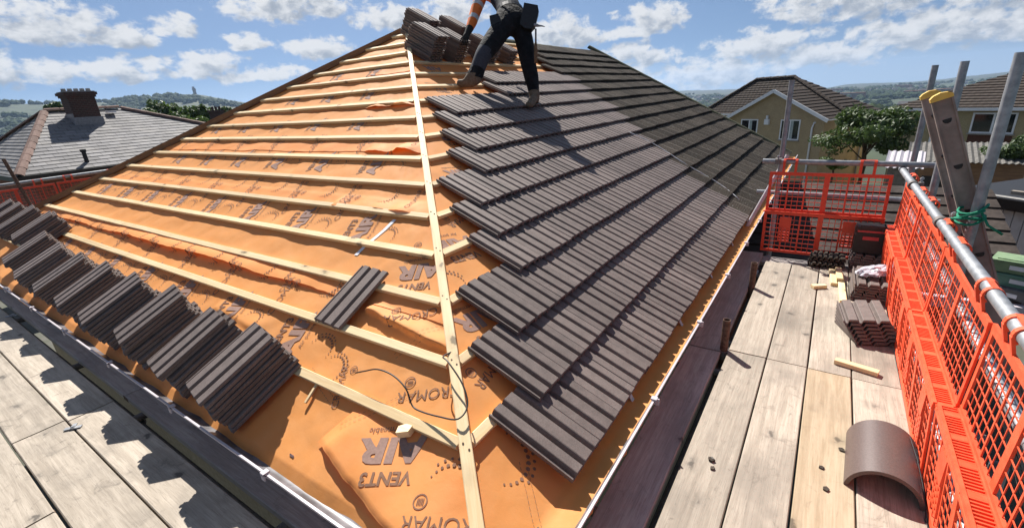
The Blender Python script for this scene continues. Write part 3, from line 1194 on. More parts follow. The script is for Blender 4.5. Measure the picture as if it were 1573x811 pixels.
LOGO = [ring(0, 0, 0.022, 0.027)] + [rect(-0.013 + 0.0055 * k, -0.012, -0.010 + 0.0055 * k, 0.012) for k in range(5)]
DOTS = []
for k in range(13):
    a = rad(200 + 14 * k)
    DOTS.append(disc(0.085 * math.cos(a), 0.085 * math.sin(a), 0.0035 + 0.004 * math.sin(math.pi * k / 12)))
    if 2 < k < 11:
        DOTS.append(disc(0.105 * math.cos(a + .1), 0.105 * math.sin(a + .1), 0.003 + 0.003 * math.sin(math.pi * k / 12)))
DASH = [rect(-0.16 + 0.022 * k, -0.001, -0.16 + 0.022 * k + 0.013, 0.001) for k in range(15)]
DASH += [rect(-0.16 + 0.022 * k, 0.028, -0.16 + 0.022 * k + 0.013, 0.030) for k in range(15)]
VENTAIR = [(shift(T_VENT, 0, 0.075), 0), (shift(T_AIR, 0.0, -0.070, 1.25, 1.0), 1), (shift(T_PERM, 0.02, -0.125), 0)]
CROMLOGO = [(shift(T_CROM, 0, 0), 0)] + [(shift(p_, 0.10, -0.045), 0) for p_ in LOGO]


def stamp(mb_, items, u, v, ang, face, sc=1.0):
    ca, sa = math.cos(ang), math.sin(ang)
    for (P, mi) in items:
        vs_ = []
        for x, y in P[0]:
            uu = u + sc * (ca * x - sa * y)
            vv = v + sc * (sa * x + ca * y)
            if face == 'L':
                uu_c = min(uu, -vv * c_ - 0.01)
                vs_.append(LF(uu_c, vv, surf_left(uu_c, vv) + flap_at(uu_c, vv) + 0.0036))
            else:
                uu_c = max(uu, vv * c_ + 0.01)
                vs_.append(RF(uu_c, vv, w_right(uu_c, vv) + 0.0022))
        mb_.add(vs_, P[1], mi)


mbp = MB()
NOMI = lambda L_: [(p_, 0) for p_ in L_]
up90 = rad(104)
for row, (vv, du) in enumerate([(0.18, 0.0), (1.02, 0.08), (1.74, -0.13), (2.36, 0.1), (2.96, 0.0), (3.5, -0.1)]):
    u = -1.40 + du - 0.30 * row
    while u > -SPAN + vv * c_ + 0.35:
        if u + 0.25 < -(vv + 0.2) * c_:
            sc = 1.0 if row < 3 else 0.85
            stamp(mbp, VENTAIR, u, vv, up90, 'L', sc)
            if row < 3:
                stamp(mbp, CROMLOGO, u - 0.34, vv + 0.20, up90, 'L')
                stamp(mbp, NOMI(DOTS), u + 0.27, vv - 0.04, rad(150), 'L')
                stamp(mbp, CROMLOGO, u + 0.28, vv + 0.34, up90, 'L', 0.8)
                if row < 2:
                    stamp(mbp, NOMI(DOTS), u - 0.05, vv + 0.36, rad(60), 'L')
        u -= 0.71
R197 = rad(206)
stamp(mbp, VENTAIR, -0.305, -0.145, R197, 'L', 1.0)
stamp(mbp, CROMLOGO, -0.335, 0.165, R197, 'L', 1.05)
stamp(mbp, CROMLOGO, 0.06, -0.245, rad(203), 'L', 1.1)
stamp(mbp, CROMLOGO, -0.70, 0.50, rad(210), 'L', 1.0)
stamp(mbp, VENTAIR, -0.86, 0.76, rad(200), 'L', 1.0)
stamp(mbp, CROMLOGO, -0.92, 0.93, rad(186), 'L', 1.0)
stamp(mbp, NOMI(DASH), -0.53, 0.38, rad(58), 'L')
stamp(mbp, NOMI(DASH), -0.52, -0.03, rad(48), 'L')
stamp(mbp, NOMI(DASH), -0.93, -0.03, rad(-18), 'L')
stamp(mbp, NOMI(DOTS), -0.96, 0.07, rad(120), 'L', 1.0)
stamp(mbp, CROMLOGO, -0.80, 0.03, rad(120), 'L', 0.8)
stamp(mbp, NOMI(DOTS), 0.02, -0.17, rad(160), 'L', 1.2)
tag(part('printed_lettering', mbp, [M_PRINT, M_PRINT2], house), kind='stuff')
mbp = MB()
stamp(mbp, NOMI(DOTS), 0.10, -0.13, rad(20), 'R', 1.3)
stamp(mbp, NOMI(DOTS), 0.70, 0.70, rad(120), 'R', 1.0)
stamp(mbp, CROMLOGO, 0.42, 0.20, rad(190), 'R', 1.0)
stamp(mbp, VENTAIR, 0.62, 0.41, rad(170), 'R', 1.0)
stamp(mbp, VENTAIR, 0.98, 0.92, rad(170), 'R', 1.0)
stamp(mbp, NOMI(DASH), 0.05, -0.33, rad(48), 'R', 1.0)
stamp(mbp, CROMLOGO, 1.26, 1.14, rad(190), 'R', 1.0)
for k in range(6):
    stamp(mbp, VENTAIR, 1.75 + .42 * k, 1.55 + 0.48 * k, rad(170), 'R', 0.9)
tag(part('printed_lettering', mbp, [M_PRINT, M_PRINT2], house), kind='stuff')

# white tape over a lap
mb = MB()
vs, fs = [], []
for k in range(13):
    p = Vector((-1.46, 0.80)).lerp(Vector((-1.385, 1.15)), k / 12)
    for e in (-0.016, 0.016):
        vs.append(LF(p.x + e, p.y, surf_left(p.x + e, p.y) + 0.004))
for k in range(12):
    fs.append((2 * k, 2 * k + 1, 2 * k + 3, 2 * k + 2))
mb.add(vs, fs)
part('lap_tape', mb, M_WHITE, house)

# ------------------------------------------------------------------ loose tiles
ORD = ['top', 'second', 'third', 'fourth', 'fifth', 'sixth', 'seventh', 'eighth', 'ninth', 'tenth', 'eleventh', 'twelfth']


def stack(P, across, up, nrm, rot, n, step, dshift, label, group, seed, rise=0.0225, upshift=0.0, base=0.012):
    """fanned pile of tiles; P is the tail-left corner of the bottom tile's place, each higher tile moved by dshift along 'across'"""
    rn = random.Random(seed)
    F = frame(P, across, up, nrm) @ Matrix.Rotation(rot, 4, 'Z')
    for k in range(n):                                     # k = 0 lowest
        M = F @ Matrix.Translation((dshift * k + 0.009 * rn.uniform(-1, 1), TL + upshift * k + 0.014 * rn.uniform(-1, 1), base + rise * k)) @ Matrix.Rotation(0.035 * rn.uniform(-1, 1), 4, 'Z')
        o_ = obj('roof_tile', ME_TILE, None, M)
        kk = n - 1 - k
        if k == 0:
            nm = 'bottom brown tile in ' + label
        elif kk == 0:
            nm = 'top brown tile of ' + label
        else:
            nm = ORD[kk] + ' brown tile from the top in ' + label
        tag(o_, nm, 'roof tile', group)


EAVE_G = 'brown tiles stacked along the left eave'
names = ['the tile stack nearest the camera on the left eave', 'the second stack along the left eave', 'the third stack along the left eave', 'the fourth stack along the left eave',
         'the fifth stack along the left eave', 'the sixth stack along the left eave', 'the seventh stack along the left eave', 'the eighth stack along the left eave']
for i, (x, v, nt_) in enumerate(((-1.51, -.335, 9), (-2.017, -.33, 8), (-2.593, -.30, 9), (-3.13, -.327, 10), (-3.776, -.317, 9), (-4.483, -.30, 8), (-5.04, -.302, 9), (-5.687, -.245, 9))):
    sh = (-0.010, -0.012, -0.008, -0.013, -0.010, -0.009, -0.012, -0.010)[i]
    rot = -0.19 + 0.035 * math.sin(i * 2.1)
    x0 = x - sh * (nt_ - 1)
    stack(LF(x0, v, 0.0), AC_L, UP_L, NRM_L, rot, nt_, 0.02, sh, names[i], EAVE_G, 50 + i)
names = ['the nearest stack of the higher group at the far left', 'the second stack of the higher group at far left', 'the third stack of the higher group at far left', 'the farthest stack of the higher group at far left']
for i, x in enumerate((-6.32, -7.10, -7.72, -8.2)):
    stack(LF(x + 0.12, 0.005, 0.0), AC_L, UP_L, NRM_L, -0.15, 9, 0.02, -0.011, names[i], EAVE_G, 80 + i)
o = obj('roof_tile', ME_TILE, None, tile_matrix(LF(-1.288, 0.285, 0.016) + LF(0.055, 0.998, 0) * TL, AC_L, UP_L, NRM_L, -0.055, 0.0))
tag(o, 'single loose brown tile lying across two battens on the orange membrane', 'roof tile')

TOP_G = 'brown tiles stacked below the ridge'
for i, (u, v, nt_, lab) in enumerate(((3.46, 3.60, 11, 'the lower left stack below the apex'), (3.90, 3.60, 10, 'the lower middle stack below the ridge, by the gloved hand'),
                                     (4.62, 3.60, 9, 'the lower right stack below the ridge, behind the legs'), (3.90, 4.14, 11, 'the upper left stack at the apex'),
                                     (4.55, 4.14, 10, 'the upper stack along the ridge beside the sleeve'), (5.15, 3.62, 7, 'the rightmost stack below the ridge'))):
    stack(RF(u, v, 0.0), AC_R, UP_R, NRM_R, 0.05 + 0.03 * math.sin(i * 3), nt_, 0.02, 0.004, lab, TOP_G, 120 + i, 0.0285)

# ------------------------------------------------------------------ scaffold boards
BZ = -0.39


def board_mesh(L, w, seed, mat_, th=0.038):
    mb_ = MB()
    seg = max(4, int(L / 0.35))
    vs, fs = [], []
    r_ = 0.004
    for i in range(seg + 1):
        x = L * i / seg
        dz = 0.003 * N(x * 0.9, seed)
        dy = 0.003 * N(x * 0.7, seed + 9)
        cup = 0.0015
        prof = [(-w / 2, -th), (w / 2, -th), (w / 2, -r_), (w / 2 - r_, 0), (0, -cup), (-w / 2 + r_, 0), (-w / 2, -r_)]
        vs += [(x, a + dy, b_ + dz) for a, b_ in prof]
    m_ = 7
    for i in range(seg):
        for k in range(m_):
            k2 = (k + 1) % m_
            fs.append((i * m_ + k, i * m_ + k2, i * m_ + m_ + k2, i * m_ + m_ + k))
    fs += [tuple(range(m_)), tuple(range(seg * m_, seg * m_ + m_))]
    mb_.add(vs, fs)
    return mb_.mesh('scaffold_board', mat_)


def board(p, q, w, mat_, label, seed, band=True):
    p, q = Vector(p), Vector(q)
    d = (q - p).normalized()
    side = Vector((0, 0, 1)).cross(d)
    L = (q - p).length
    o_ = obj('scaffold_board', board_mesh(L, w, seed, mat_), None, frame(p, d, side, Vector((0, 0, 1))))
    tag(o_, label, 'scaffold board', 'scaffold boards')
    if band:
        for x in (0.0, L):
            mb_ = MB()
            a, b_ = (x - 0.0012, x + 0.03) if x == 0 else (x - 0.03, x + 0.0012)
            mb_.box((a, -w / 2 - 0.0015, -0.04), (b_, w / 2 + 0.0015, 0.0042 if False else -0.008))
            lpart('end_band', mb_, M_RUST, o_)
    return o_


XR = [(0.647, 0.866), (0.873, 1.086), (1.094, 1.306), (1.313, 1.536)]
wd = ['innermost sunlit', 'second', 'third', 'outermost']
for i, (a, b_) in enumerate(XR):
    jy = 1.905 - 0.006 * i
    board(((a + b_) / 2 - 0.004, -1.75, BZ + 0.002 * i), ((a + b_) / 2, jy - 0.004, BZ), b_ - a, M_BOARDY if i == 2 else M_BOARD,
          ('pale weathered', 'pale knotty', 'yellowish newer', 'pale')[i] + ' scaffold board, ' + wd[i] + ' of the near run on the right walkway', 200 + i)
    board(((a + b_) / 2, jy + 0.004, BZ + 0.001), ((a + b_) / 2 + 0.002, (3.80, 3.86, 3.92, 3.95)[i], BZ), b_ - a, M_BOARD,
          ('pale', 'grey pale', 'grey', 'pale')[i] + ' scaffold board, ' + wd[i] + ' of the far run on the right walkway', 210 + i)
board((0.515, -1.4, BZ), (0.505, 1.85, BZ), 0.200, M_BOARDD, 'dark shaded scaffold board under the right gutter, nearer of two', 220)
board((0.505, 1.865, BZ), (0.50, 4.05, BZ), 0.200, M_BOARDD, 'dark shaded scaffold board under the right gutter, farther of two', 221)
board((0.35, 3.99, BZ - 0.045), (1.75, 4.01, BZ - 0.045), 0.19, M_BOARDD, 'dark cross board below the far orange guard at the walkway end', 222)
YL = [(-0.41, -0.19), (-0.694, -0.470), (-0.930, -0.702), (-1.172, -0.942), (-1.41, -1.182)]
JX = [-2.535, -2.53, -2.56, -1.70, -2.3]
nm = ['dark shaded scaffold board under the left gutter', 'scaffold board with tile stack shadows, first out from the left gutter gap', 'sunlit scaffold board, third out from the left gutter',
      'sunlit scaffold board at the left edge, fourth out from the gutter', 'sunlit scaffold board at the lower left corner, fifth out from gutter']
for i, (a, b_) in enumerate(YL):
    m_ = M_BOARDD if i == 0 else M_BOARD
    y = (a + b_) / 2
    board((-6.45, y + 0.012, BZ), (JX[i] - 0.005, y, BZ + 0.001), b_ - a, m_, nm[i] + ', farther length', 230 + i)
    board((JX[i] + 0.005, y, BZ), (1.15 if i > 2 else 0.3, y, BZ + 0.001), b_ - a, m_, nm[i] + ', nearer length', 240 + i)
# transoms that carry the boards
def pole(p, q, label, mat_=None, r_=0.0242, name='scaffold_pole', group='scaffold poles'):
    p, q = Vector(p), Vector(q)
    d = (q - p).normalized()
    a = d.orthogonal().normalized()
    mb_ = MB()
    mb_.hollow((0, 0, 0), (0, 0, (q - p).length), r_, 0.004, 18)
    o_ = obj(name, mb_.mesh(name, mat_ or M_GALV, True, rad(40)), None, frame(p, a, d.cross(a), d))
    tag(o_, label, 'scaffold pole', group)
    return o_


for k, y in enumerate((0.35, 1.70, 2.10, 3.50)):
    pole((0.28, y, BZ - 0.066), (1.85, y, BZ - 0.066), ('short cross tube under the right walkway boards, ' + ('nearest', 'second', 'third', 'farthest')[k] + ' of four'), M_STEELD)
for k, x in enumerate((-5.2, -3.5, -2.3, -0.75)):
    pole((x, -1.6, BZ - 0.066), (x, -0.1, BZ - 0.066), ('cross tube under the left walkway boards, ' + ('farthest', 'third nearest', 'second nearest', 'nearest')[k] + ' of four'), M_STEELD)
pole((0.625, -1.0, BZ - 0.115), (0.625, 4.3, BZ - 0.115), 'long ledger tube below the gap beside the right gutter boards', M_STEELD, 0.0235)
pole((-6.6, -0.44, BZ - 0.115), (0.5, -0.44, BZ - 0.115), 'long ledger tube below the gap beside the left gutter boards', M_STEELD, 0.0235)
# short standards in the gap
pole((0.612, 1.89, -3.1), (0.619, 1.89, -0.17), 'rusty open tube end rising in the board gap, nearer of two', M_RUST)
pole((0.616, 3.06, -3.1), (0.625, 3.06, -0.165), 'rusty open tube end rising in the board gap, farther of two', M_RUST)
# standards on the outside
pole((1.705, 2.25, -3.1), (1.705, 2.25, 1.315), 'tallest looking galvanised standard at the right edge, tied with green rope')
pole((1.700, 3.50, -3.2), (1.700, 3.50, 1.305), 'galvanised standard behind the ladder, middle of the right three')
pole((1.680, 4.62, -3.3), (1.680, 4.62, 1.300), 'galvanised standard at the far right corner, left of the ladder')
pole((0.618, 4.55, -3.3), (0.612, 4.55, 1.250), 'galvanised standard at the far end beside the old tiles')
pole((1.72, 0.55, -3.1), (1.72, 0.55, 0.40), 'lower galvanised standard outside the near right guard')
pole((1.645, -1.5, 0.452), (1.567, 4.22, 0.462), 'galvanised guard rail carrying the orange guards on the right')
pole((0.48, 4.175, 0.515), (1.98, 4.185, 0.505), 'galvanised guard rail carrying the far orange guard')
pole((1.745, -1.2, 0.03), (1.72, 4.7, 0.03), 'lower rail tube behind the right orange guards')
pole((0.40, 4.72, 0.10), (1.95, 4.72, 0.09), 'lower tube seen through the far orange guard')
pole((0.66, 4.60, 0.52), (0.35, 4.36, -0.30), 'pale tube sloping down past the gutter end behind the far guard', M_UPVC, 0.02)
pole((1.665, -1.2, -0.43), (1.655, 4.4, -0.43), 'edge tube running beside the outermost right board')


def clamp(p, d1, label, col=None):
    """scaffold coupler: two short sleeves, a block and bolts"""
    p, d1 = Vector(p), Vector(d1).normalized()
    root = empty('scaffold_coupler', p)
    mb_ = MB()
    mb_.hollow(p - d1 * 0.028, p + d1 * 0.028, 0.033, 0.007, 14)
    part('sleeve', mb_, M_STEELD, root, True, rad(40))
    mb_ = MB()
    z = Vector((0, 0, 1)) if abs(d1.z) < 0.7 else Vector((1, 0, 0))
    sd_ = d1.cross(z).normalized()
    q = p + sd_ * 0.045
    mb_.bar(q - d1 * 0.024, q + d1 * 0.024, 0.03, 0.05, z)
    part('block', mb_, M_STEELD, root)
    mb_ = MB()
    mb_.tube([q + z * 0.02, q + z * 0.062], 0.007, 8)
    mb_.tube([q + z * 0.045, q + z * 0.057], 0.013, 6)
    part('bolt', mb_, M_GALV, root)
    tag(root, label, 'coupler', 'scaffold couplers')
    return root


clamp((1.592, 2.34, 0.456), (-.013, 1, 0), 'steel coupler on the right guard rail beside the green rope')
clamp((1.572, 3.45, 0.460), (-.013, 1, 0), 'steel coupler on the right guard rail at the middle standard')
clamp((0.615, 4.19, 0.515), (1, 0, 0), 'dark coupler where the far rail meets its standard')
clamp((0.618, 1.89, -0.42), (0, 0, 1), 'coupler at the foot of the nearer short tube')
clamp((-2.30, -0.44, BZ - 0.09), (1, 0, 0), 'coupler in the gap beside the left gutter boards')


def clip(x, y, label, rz):
    root = empty('board_clip', (x, y, BZ), rz)
    mb_ = MB()
    mb_.box((-0.042, -0.012, 0.004), (0.042, 0.012, 0.008))
    mb_.box((-0.010, -0.012, 0.008), (0.010, 0.034, 0.012))
    lpart('strap', mb_, M_GALV, root)
    mb_ = MB()
    mb_.box((-0.008, -0.006, -0.05), (0.008, 0.006, 0.016))
    lpart('stem', mb_, M_GALV, root)
    tag(root, label, 'clip', 'board clips')


clip(-2.41, -0.698, 'galvanised board clip at the near left board joint', 0.9)
clip(-5.17, -0.46, 'galvanised board clip far along the left board gap', 0.9)

# ------------------------------------------------------------------ orange brick guards
def guard(origin, along, inward, W, label, mat_, H_up=0.385, H_low=0.385, ledge=0.068, lean=0.018, rail_h=0.45, rail_off=0.03, solid=True, tk=1.0):
    """origin: point on the ledge line (inner edge); along: panel direction; inward: towards the walkway"""
    along, inward, z = Vector(along).normalized(), Vector(inward).normalized(), Vector((0, 0, 1))
    root = empty('brick_guard', Vector(origin) + along * W / 2 - z * H_low)
    O = Vector(origin)

    def pt(a, h, lower, dep=0.0):
        if lower:
            return O + along * a + z * h - inward * (0.028 * (-h) / H_low) * 1.0 + inward * dep
        return O + along * a - inward * ledge + z * h - inward * (lean * h / H_up) + inward * dep

    def b(mb_, a0, h0, a1, h1, w, t, lower):
        p, q = pt(a0, h0, lower), pt(a1, h1, lower)
        mb_.bar(p, q, t, w, z if abs(a1 - a0) > 0.01 else along) if abs(a1 - a0) > 0.01 else mb_.bar(p, q, t, w, along)

    for lower in (False, True):
        h0, h1 = (-H_low, 0.0) if lower else (0.0, H_up)
        fr = MB()
        b(fr, 0, h1 - 0.016, W, h1 - 0.016, 0.032 if not lower else 0.014, 0.012, lower)
        b(fr, 0, h0 + 0.013, W, h0 + 0.013, 0.026, 0.012, lower)
        for a in (0.013, W / 2, W - 0.013):
            b(fr, a, h0 + 0.002, a, h1 - 0.002, 0.044 if abs(a - W / 2) < 0.1 else 0.026, 0.009, lower)
        part('frame', fr, mat_, root)
        gr = MB()
        for half in (0, 1):
            s0 = 0.026 if half == 0 else W / 2 + 0.022
            s1 = W / 2 - 0.022 if half == 0 else W - 0.026
            for k in range(1, 3):
                a = s0 + (s1 - s0) * k / 3
                b(gr, a, h0 + 0.02, a, h1 - 0.02, 0.0105 * tk, 0.005, lower)
            for k in range(9):
                if k % 3 == 0:
                    continue
                a = s0 + (s1 - s0) * k / 9
                b(gr, a, h0 + 0.02, a, h1 - 0.02, 0.0037 * tk, 0.0030 * tk, lower)
        nrow = 8 if tk > 1 else 7
        for k in range(1, nrow):
            h = h0 + 0.02 + (h1 - h0 - 0.045) * k / nrow
            b(gr, 0.02, h, W - 0.02, h, 0.0037 * tk, 0.0030 * tk, lower)
        part('mesh_grid', gr, mat_, root)
        if lower and solid:
            for a in (0.20, 0.74):
                sp = MB()
                b(sp, a * W - 0.05, -0.10, a * W + 0.05, -0.10, 0.11, 0.016, True)
                for k in range(5):
                    b(sp, a * W - 0.05, -0.17 - 0.03 * k, a * W + 0.05, -0.17 - 0.03 * k, 0.012, 0.016, True)
                for e in (-0.045, 0.045, -0.018, 0.018):
                    b(sp, a * W + e, -0.30, a * W + e, -0.10, 0.011, 0.016, True)
                part('hand_plate', sp, mat_, root)
    # slotted hinge ledge
    lg = MB()
    i0, i1 = O, O - inward * ledge
    for e in (0.003, ledge - 0.004):
        p = O - inward * e
        lg.bar(p, p + along * W, 0.012, 0.020)
    n = int(W / 0.0165)
    for k in range(n + 1):
        p = O + along * (W * k / n)
        wide = 0.026 if k % 9 == 0 else 0.0055
        p = p + along * max(-0.0, 0.0)
        lg.bar(p - inward * 0.004, p - inward * (ledge - 0.004), wide, 0.010)
    part('hinge_ledge', lg, mat_, root)
    # hooks over the rail
    for a in (0.17 * W, 0.80 * W):
        hk = MB()
        rc = O + along * a - inward * (ledge + rail_off) + z * rail_h
        for e in (-0.05, 0.05):
            vs, fs = [], []
            m_ = 12
            for j in range(m_ + 1):
                th = rad(-60) + rad(270) * j / m_
                dr = inward * math.cos(th) + z * math.sin(th)
                for rr in (0.0265, 0.0335):
                    for f in (-0.011, 0.011):
                        vs.append(rc + along * (e + f) + dr * rr)
            for j in range(m_):
                o4 = j * 4
                for (q1, q2) in ((0, 1), (1, 3), (3, 2), (2, 0)):
                    fs.append((o4 + q1, o4 + q2, o4 + 4 + q2, o4 + 4 + q1))
            fs += [(0, 1, 3, 2), tuple(m_ * 4 + q for q in (0, 1, 3, 2))]
            hk.add(vs, fs)
            p0 = pt(a + e, H_up - 0.01, False)
            p1 = rc + along * e + inward * 0.030 - z * 0.004
            hk.bar(p0, p1, 0.010, 0.022, along)
        hk.bar(rc + along * -0.06 + z * 0.030, rc + along * 0.06 + z * 0.030, 0.018, 0.007)
        part('rail_hook', hk, mat_, root)
    tag(root, label, 'brick guard', 'orange brick guards')
    return root


wn5 = ['farthest of the row along the right rail', 'second farthest of the row along the right rail', 'middle one of the row along the right rail', 'second nearest of the row along the right rail', 'nearest of the row along the right rail, bottom right corner']
for i in range(5):
    y1 = 4.02 - i * 0.965
    guard((1.508 + 0.012 * i / 4 * 0 + (0.004 if i % 2 else 0.0), y1 - 0.96, 0.0 + 0.004 * (i % 2)), (0.006, 1, 0), (-1, 0, 0), 0.955, 'orange plastic mesh brick guard, ' + wn5[i], M_GUARD)
guard((0.560, 4.075, 0.035), (1, 0.005, 0), (0, -1, 0), 0.955, 'red plastic mesh brick guard closing the far end of the walkway', M_GUARDR, 0.385, 0.415, 0.05, 0.015, 0.475, 0.035, True, 1.35)
# far left corner of the scaffold
LX = -9.45
pole((LX - 0.08, -1.2, 0.44), (LX - 0.08, 4.2, 0.50), 'galvanised guard rail at the far left behind the tile stacks')
pole((LX + 0.02, 0.74, -0.40), (LX - 0.10, 0.62, 0.84), 'short rusty tube leaning above the far left guard', M_RUST)
for i in range(4):
    guard((LX, -0.86 + 0.98 * i, -0.02 + 0.014 * i), (0, 1, 0.012), (1, 0, 0), 0.955, 'red plastic mesh brick guard at the far left, ' + ('leftmost of four', 'second from the left of four', 'third from the left of four', 'rightmost of four, mostly behind the hip')[i], M_GUARDR, 0.385, 0.385, 0.05, 0.015, 0.45, 0.03)
for k, x in enumerate((-7.2, -8.1, -9.0)):
    board((x - 0.42, -0.9 + 0.0 * k, BZ), (x - 0.42, 2.6, BZ), 0.22, M_BOARDD, 'scaffold board at the far left walkway beyond the hip, ' + ('nearest of three', 'middle of three', 'farthest of three')[k], 260 + k)

# ------------------------------------------------------------------ ladder tied to the standard
def ladder():
    base = Vector((3.08, 2.33, -3.1))
    top = Vector((1.468, 2.33, 1.118))
    root = empty('ladder', base)
    d = (top - base).normalized()
    L = (top - base).length
    y = Vector((0, 1, 0))
    nrm = y.cross(d).normalized()
    wst, tst = 0.088, 0.026
    for s in (0, 1):
        off_ = y * (0.0 if s == 0 else 0.40)
        mb_ = MB()
        M = frame(base + off_, d, y, d.cross(y))
        mb_.box((0, -tst / 2, -wst / 2), (L, tst / 2, wst / 2), M)
        for e in (-1, 1):
            z0 = e * wst / 2 - (0.010 if e > 0 else -0.002) 
            mb_.box((0, -tst / 2 - 0.007, min(e * wst / 2, e * (wst / 2 - 0.009))), (L, -tst / 2 + 0.001, max(e * wst / 2, e * (wst / 2 - 0.009))), M)
        part('stile', mb_, M_LADDER, root)
        mb_ = MB()
        cp = [(-0.046, 0), (-0.046, 0.018), (-0.03, 0.03), (0.0, 0.037), (0.03, 0.03), (0.046, 0.018), (0.046, 0)]
        M2 = frame(base + off_ + d * (L - 0.006), d.cross(y), d, -y)
        mb_.prism(cp, -0.023, 0.023, M2)
        part('end_cap', mb_, M_YEL, root)
    k = 0.12
    dd = [(-0.018, -0.010), (0.018, -0.010), (0.018, 0.0), (0.012, 0.011), (0.0, 0.015), (-0.012, 0.011), (-0.018, 0.0)]
    while k < L:
        p = base + d * (L - k)
        mb_ = MB()
        M2 = frame(p, d.cross(y), -d, y)
        mb_.prism(dd, -0.0155, 0.415, M2)
        part('rung', mb_, M_BLACK, root)
        k += 0.252
    tag(root, 'dusty aluminium ladder with yellow end caps leaning above the right guard rail', 'ladder')


ladder()


def coil(label, c, r_, turns, mat_, rr=0.006, tilt=0.0, seed=0):
    rn = random.Random(seed)
    mb_ = MB()
    pts = []
    n = turns * 18
    for i in range(n + 1):
        a = 2 * math.pi * i / 18
        pts.append(Vector(c) + Vector((math.cos(a) * (r_ + 0.006 * math.sin(a * 2.3)), math.sin(a) * (r_ + 0.02), 0.020 * (i / 18) - 0.03 + 0.010 * math.sin(a * 1.7 + seed) + tilt * math.cos(a))))
    mb_.tube(pts, rr, 6)
    e = pts[-1]
    mb_.tube([e, e + Vector((-0.03, -0.05, -0.03)), e + Vector((0.0, -0.09, -0.09)), e + Vector((0.06, -0.10, -0.13))], rr, 6)
    mb_.tube([pts[0], pts[0] + Vector((-0.05, -0.06, 0.02)), pts[0] + Vector((-0.13, -0.04, 0.01)), pts[0] + Vector((-0.11, 0.05, -0.02))], rr, 6)
    o_ = obj('rope', mb_.mesh('rope', mat_, True))
    tag(o_, label, 'rope')


coil('green rope lashing wound round the standard and the ladder', (1.688, 2.262, 0.515), 0.052, 4, M_ROPE, 0.0065, 0.012, 3)

# ------------------------------------------------------------------ things on the right walkway
mb = half_round(0.375, 0.135, 0.016, 22, rad(168))
me = mb.mesh('ridge_tile', M_RIDGE, True, rad(40))
o = obj('ridge_tile', me, None, Matrix.Translation((1.400, 0.955, BZ + 0.002 - 0.135 * math.sin(rad(6)) + 0.004)) @ Matrix.Rotation(rad(90 - 2), 4, 'Z'))
tag(o, 'smooth brown half-round ridge tile lying on the right boards', 'ridge tile')
mb = MB()
mb.tube([(1.502, 1.300, BZ + 0.10), (1.520, 1.18, BZ + 0.075), (1.528, 1.05, BZ + 0.055), (1.530, 0.94, BZ + 0.03), (1.528, 0.90, BZ + 0.008), (1.540, 0.84, BZ + 0.004), (1.545, 0.72, BZ + 0.004), (1.556, 0.62, BZ + 0.004)], 0.0022, 6)
o = obj('string', mb.mesh('string', M_BLACK))
tag(o, 'thin dark cord hanging over the side of the half-round ridge tile', 'cord')

# leaning bundle of tiles on the outer boards
rn = random.Random(3)
F = frame(Vector((1.345, 2.300, BZ)), Vector((0.90, 0.43, 0.0)).normalized(), Vector((-0.43, 0.90, 0)).normalized(), Vector((0, 0, 1)))
for k in range(7):
    M = F @ Matrix.Translation((0.030 + 0.012 * k * 0.4, 0.36 + 0.012 * k, 0.016 + 0.0195 * k)) @ Matrix.Rotation(rad(-4 - 2.5 * k), 4, 'Z') @ Matrix.Rotation(rad(-1.2 * k), 4, 'Y') @ Matrix.Scale(0.8, 4, (0, 1, 0))
    o = obj('roof_tile', ME_TILE, None, M)
    tag(o, ('bottom' if k == 0 else 'top' if k == 6 else ORD[6 - k]) + (' brown tile' if k in (0, 6) else ' brown tile from the top') + ' of the fanned tile bundle on the right walkway', 'roof tile', 'tiles on the right walkway')
for k in range(7):
    M = Matrix.Translation((1.318 + 0.004 * rn.uniform(-1, 1), 3.52 + 0.01 * rn.uniform(-1, 1), BZ + 0.014 + 0.021 * k)) @ Matrix.Rotation(0.03 * rn.uniform(-1, 1), 4, 'Z') @ Matrix.Scale(0.90, 4, (1, 0, 0))
    o = obj('roof_tile', ME_TILE, None, M)
    tag(o, ('bottom' if k == 0 else 'top' if k == 6 else ORD[6 - k]) + (' brown tile' if k in (0, 6) else ' brown tile from the top') + ' of the stack under the plastic bag', 'roof tile', 'tiles on the right walkway')
for k in range(4):
    M = Matrix.Translation((1.00 + 0.012 * rn.uniform(-1, 1), 3.965 + 0.03 * rn.uniform(-1, 1), BZ + 0.016 + 0.026 * k)) @ Matrix.Rotation(0.10 * rn.uniform(-1, 1), 4, 'Z') @ Matrix.Scale(0.40, 4, (0, 1, 0)) @ Matrix.Scale(0.82, 4, (1, 0, 0))
    o = obj('weathered_tile', ME_OLDT, None, M)
    tag(o, ('lowest', 'second lowest', 'second highest', 'highest')[k] + ' of the broken dark tiles piled by the far guard', 'roof tile', 'tiles on the right walkway')


def offcut(p, q, w, h, label):
    p, q = Vector(p), Vector(q)
    d = (q - p).normalized()
    s = Vector((0, 0, 1)).cross(d)
    mb_ = MB()
    L = (q - p).length
    e = 0.003
    prof = [(-w / 2, 0), (w / 2, 0), (w / 2, h - e), (w / 2 - e, h), (-w / 2 + e, h), (-w / 2, h - e)]
    M = frame(Vector((0, 0, 0)), Vector((0, 1, 0)), Vector((0, 0, 1)), Vector((1, 0, 0)))
    mb_.prism(prof, 0, L, M)
    o_ = obj('batten_offcut', mb_.mesh('batten_offcut', M_BATTEN), None, frame(p, d, s, Vector((0, 0, 1))))
    tag(o_, label, 'timber offcut', 'batten offcuts')


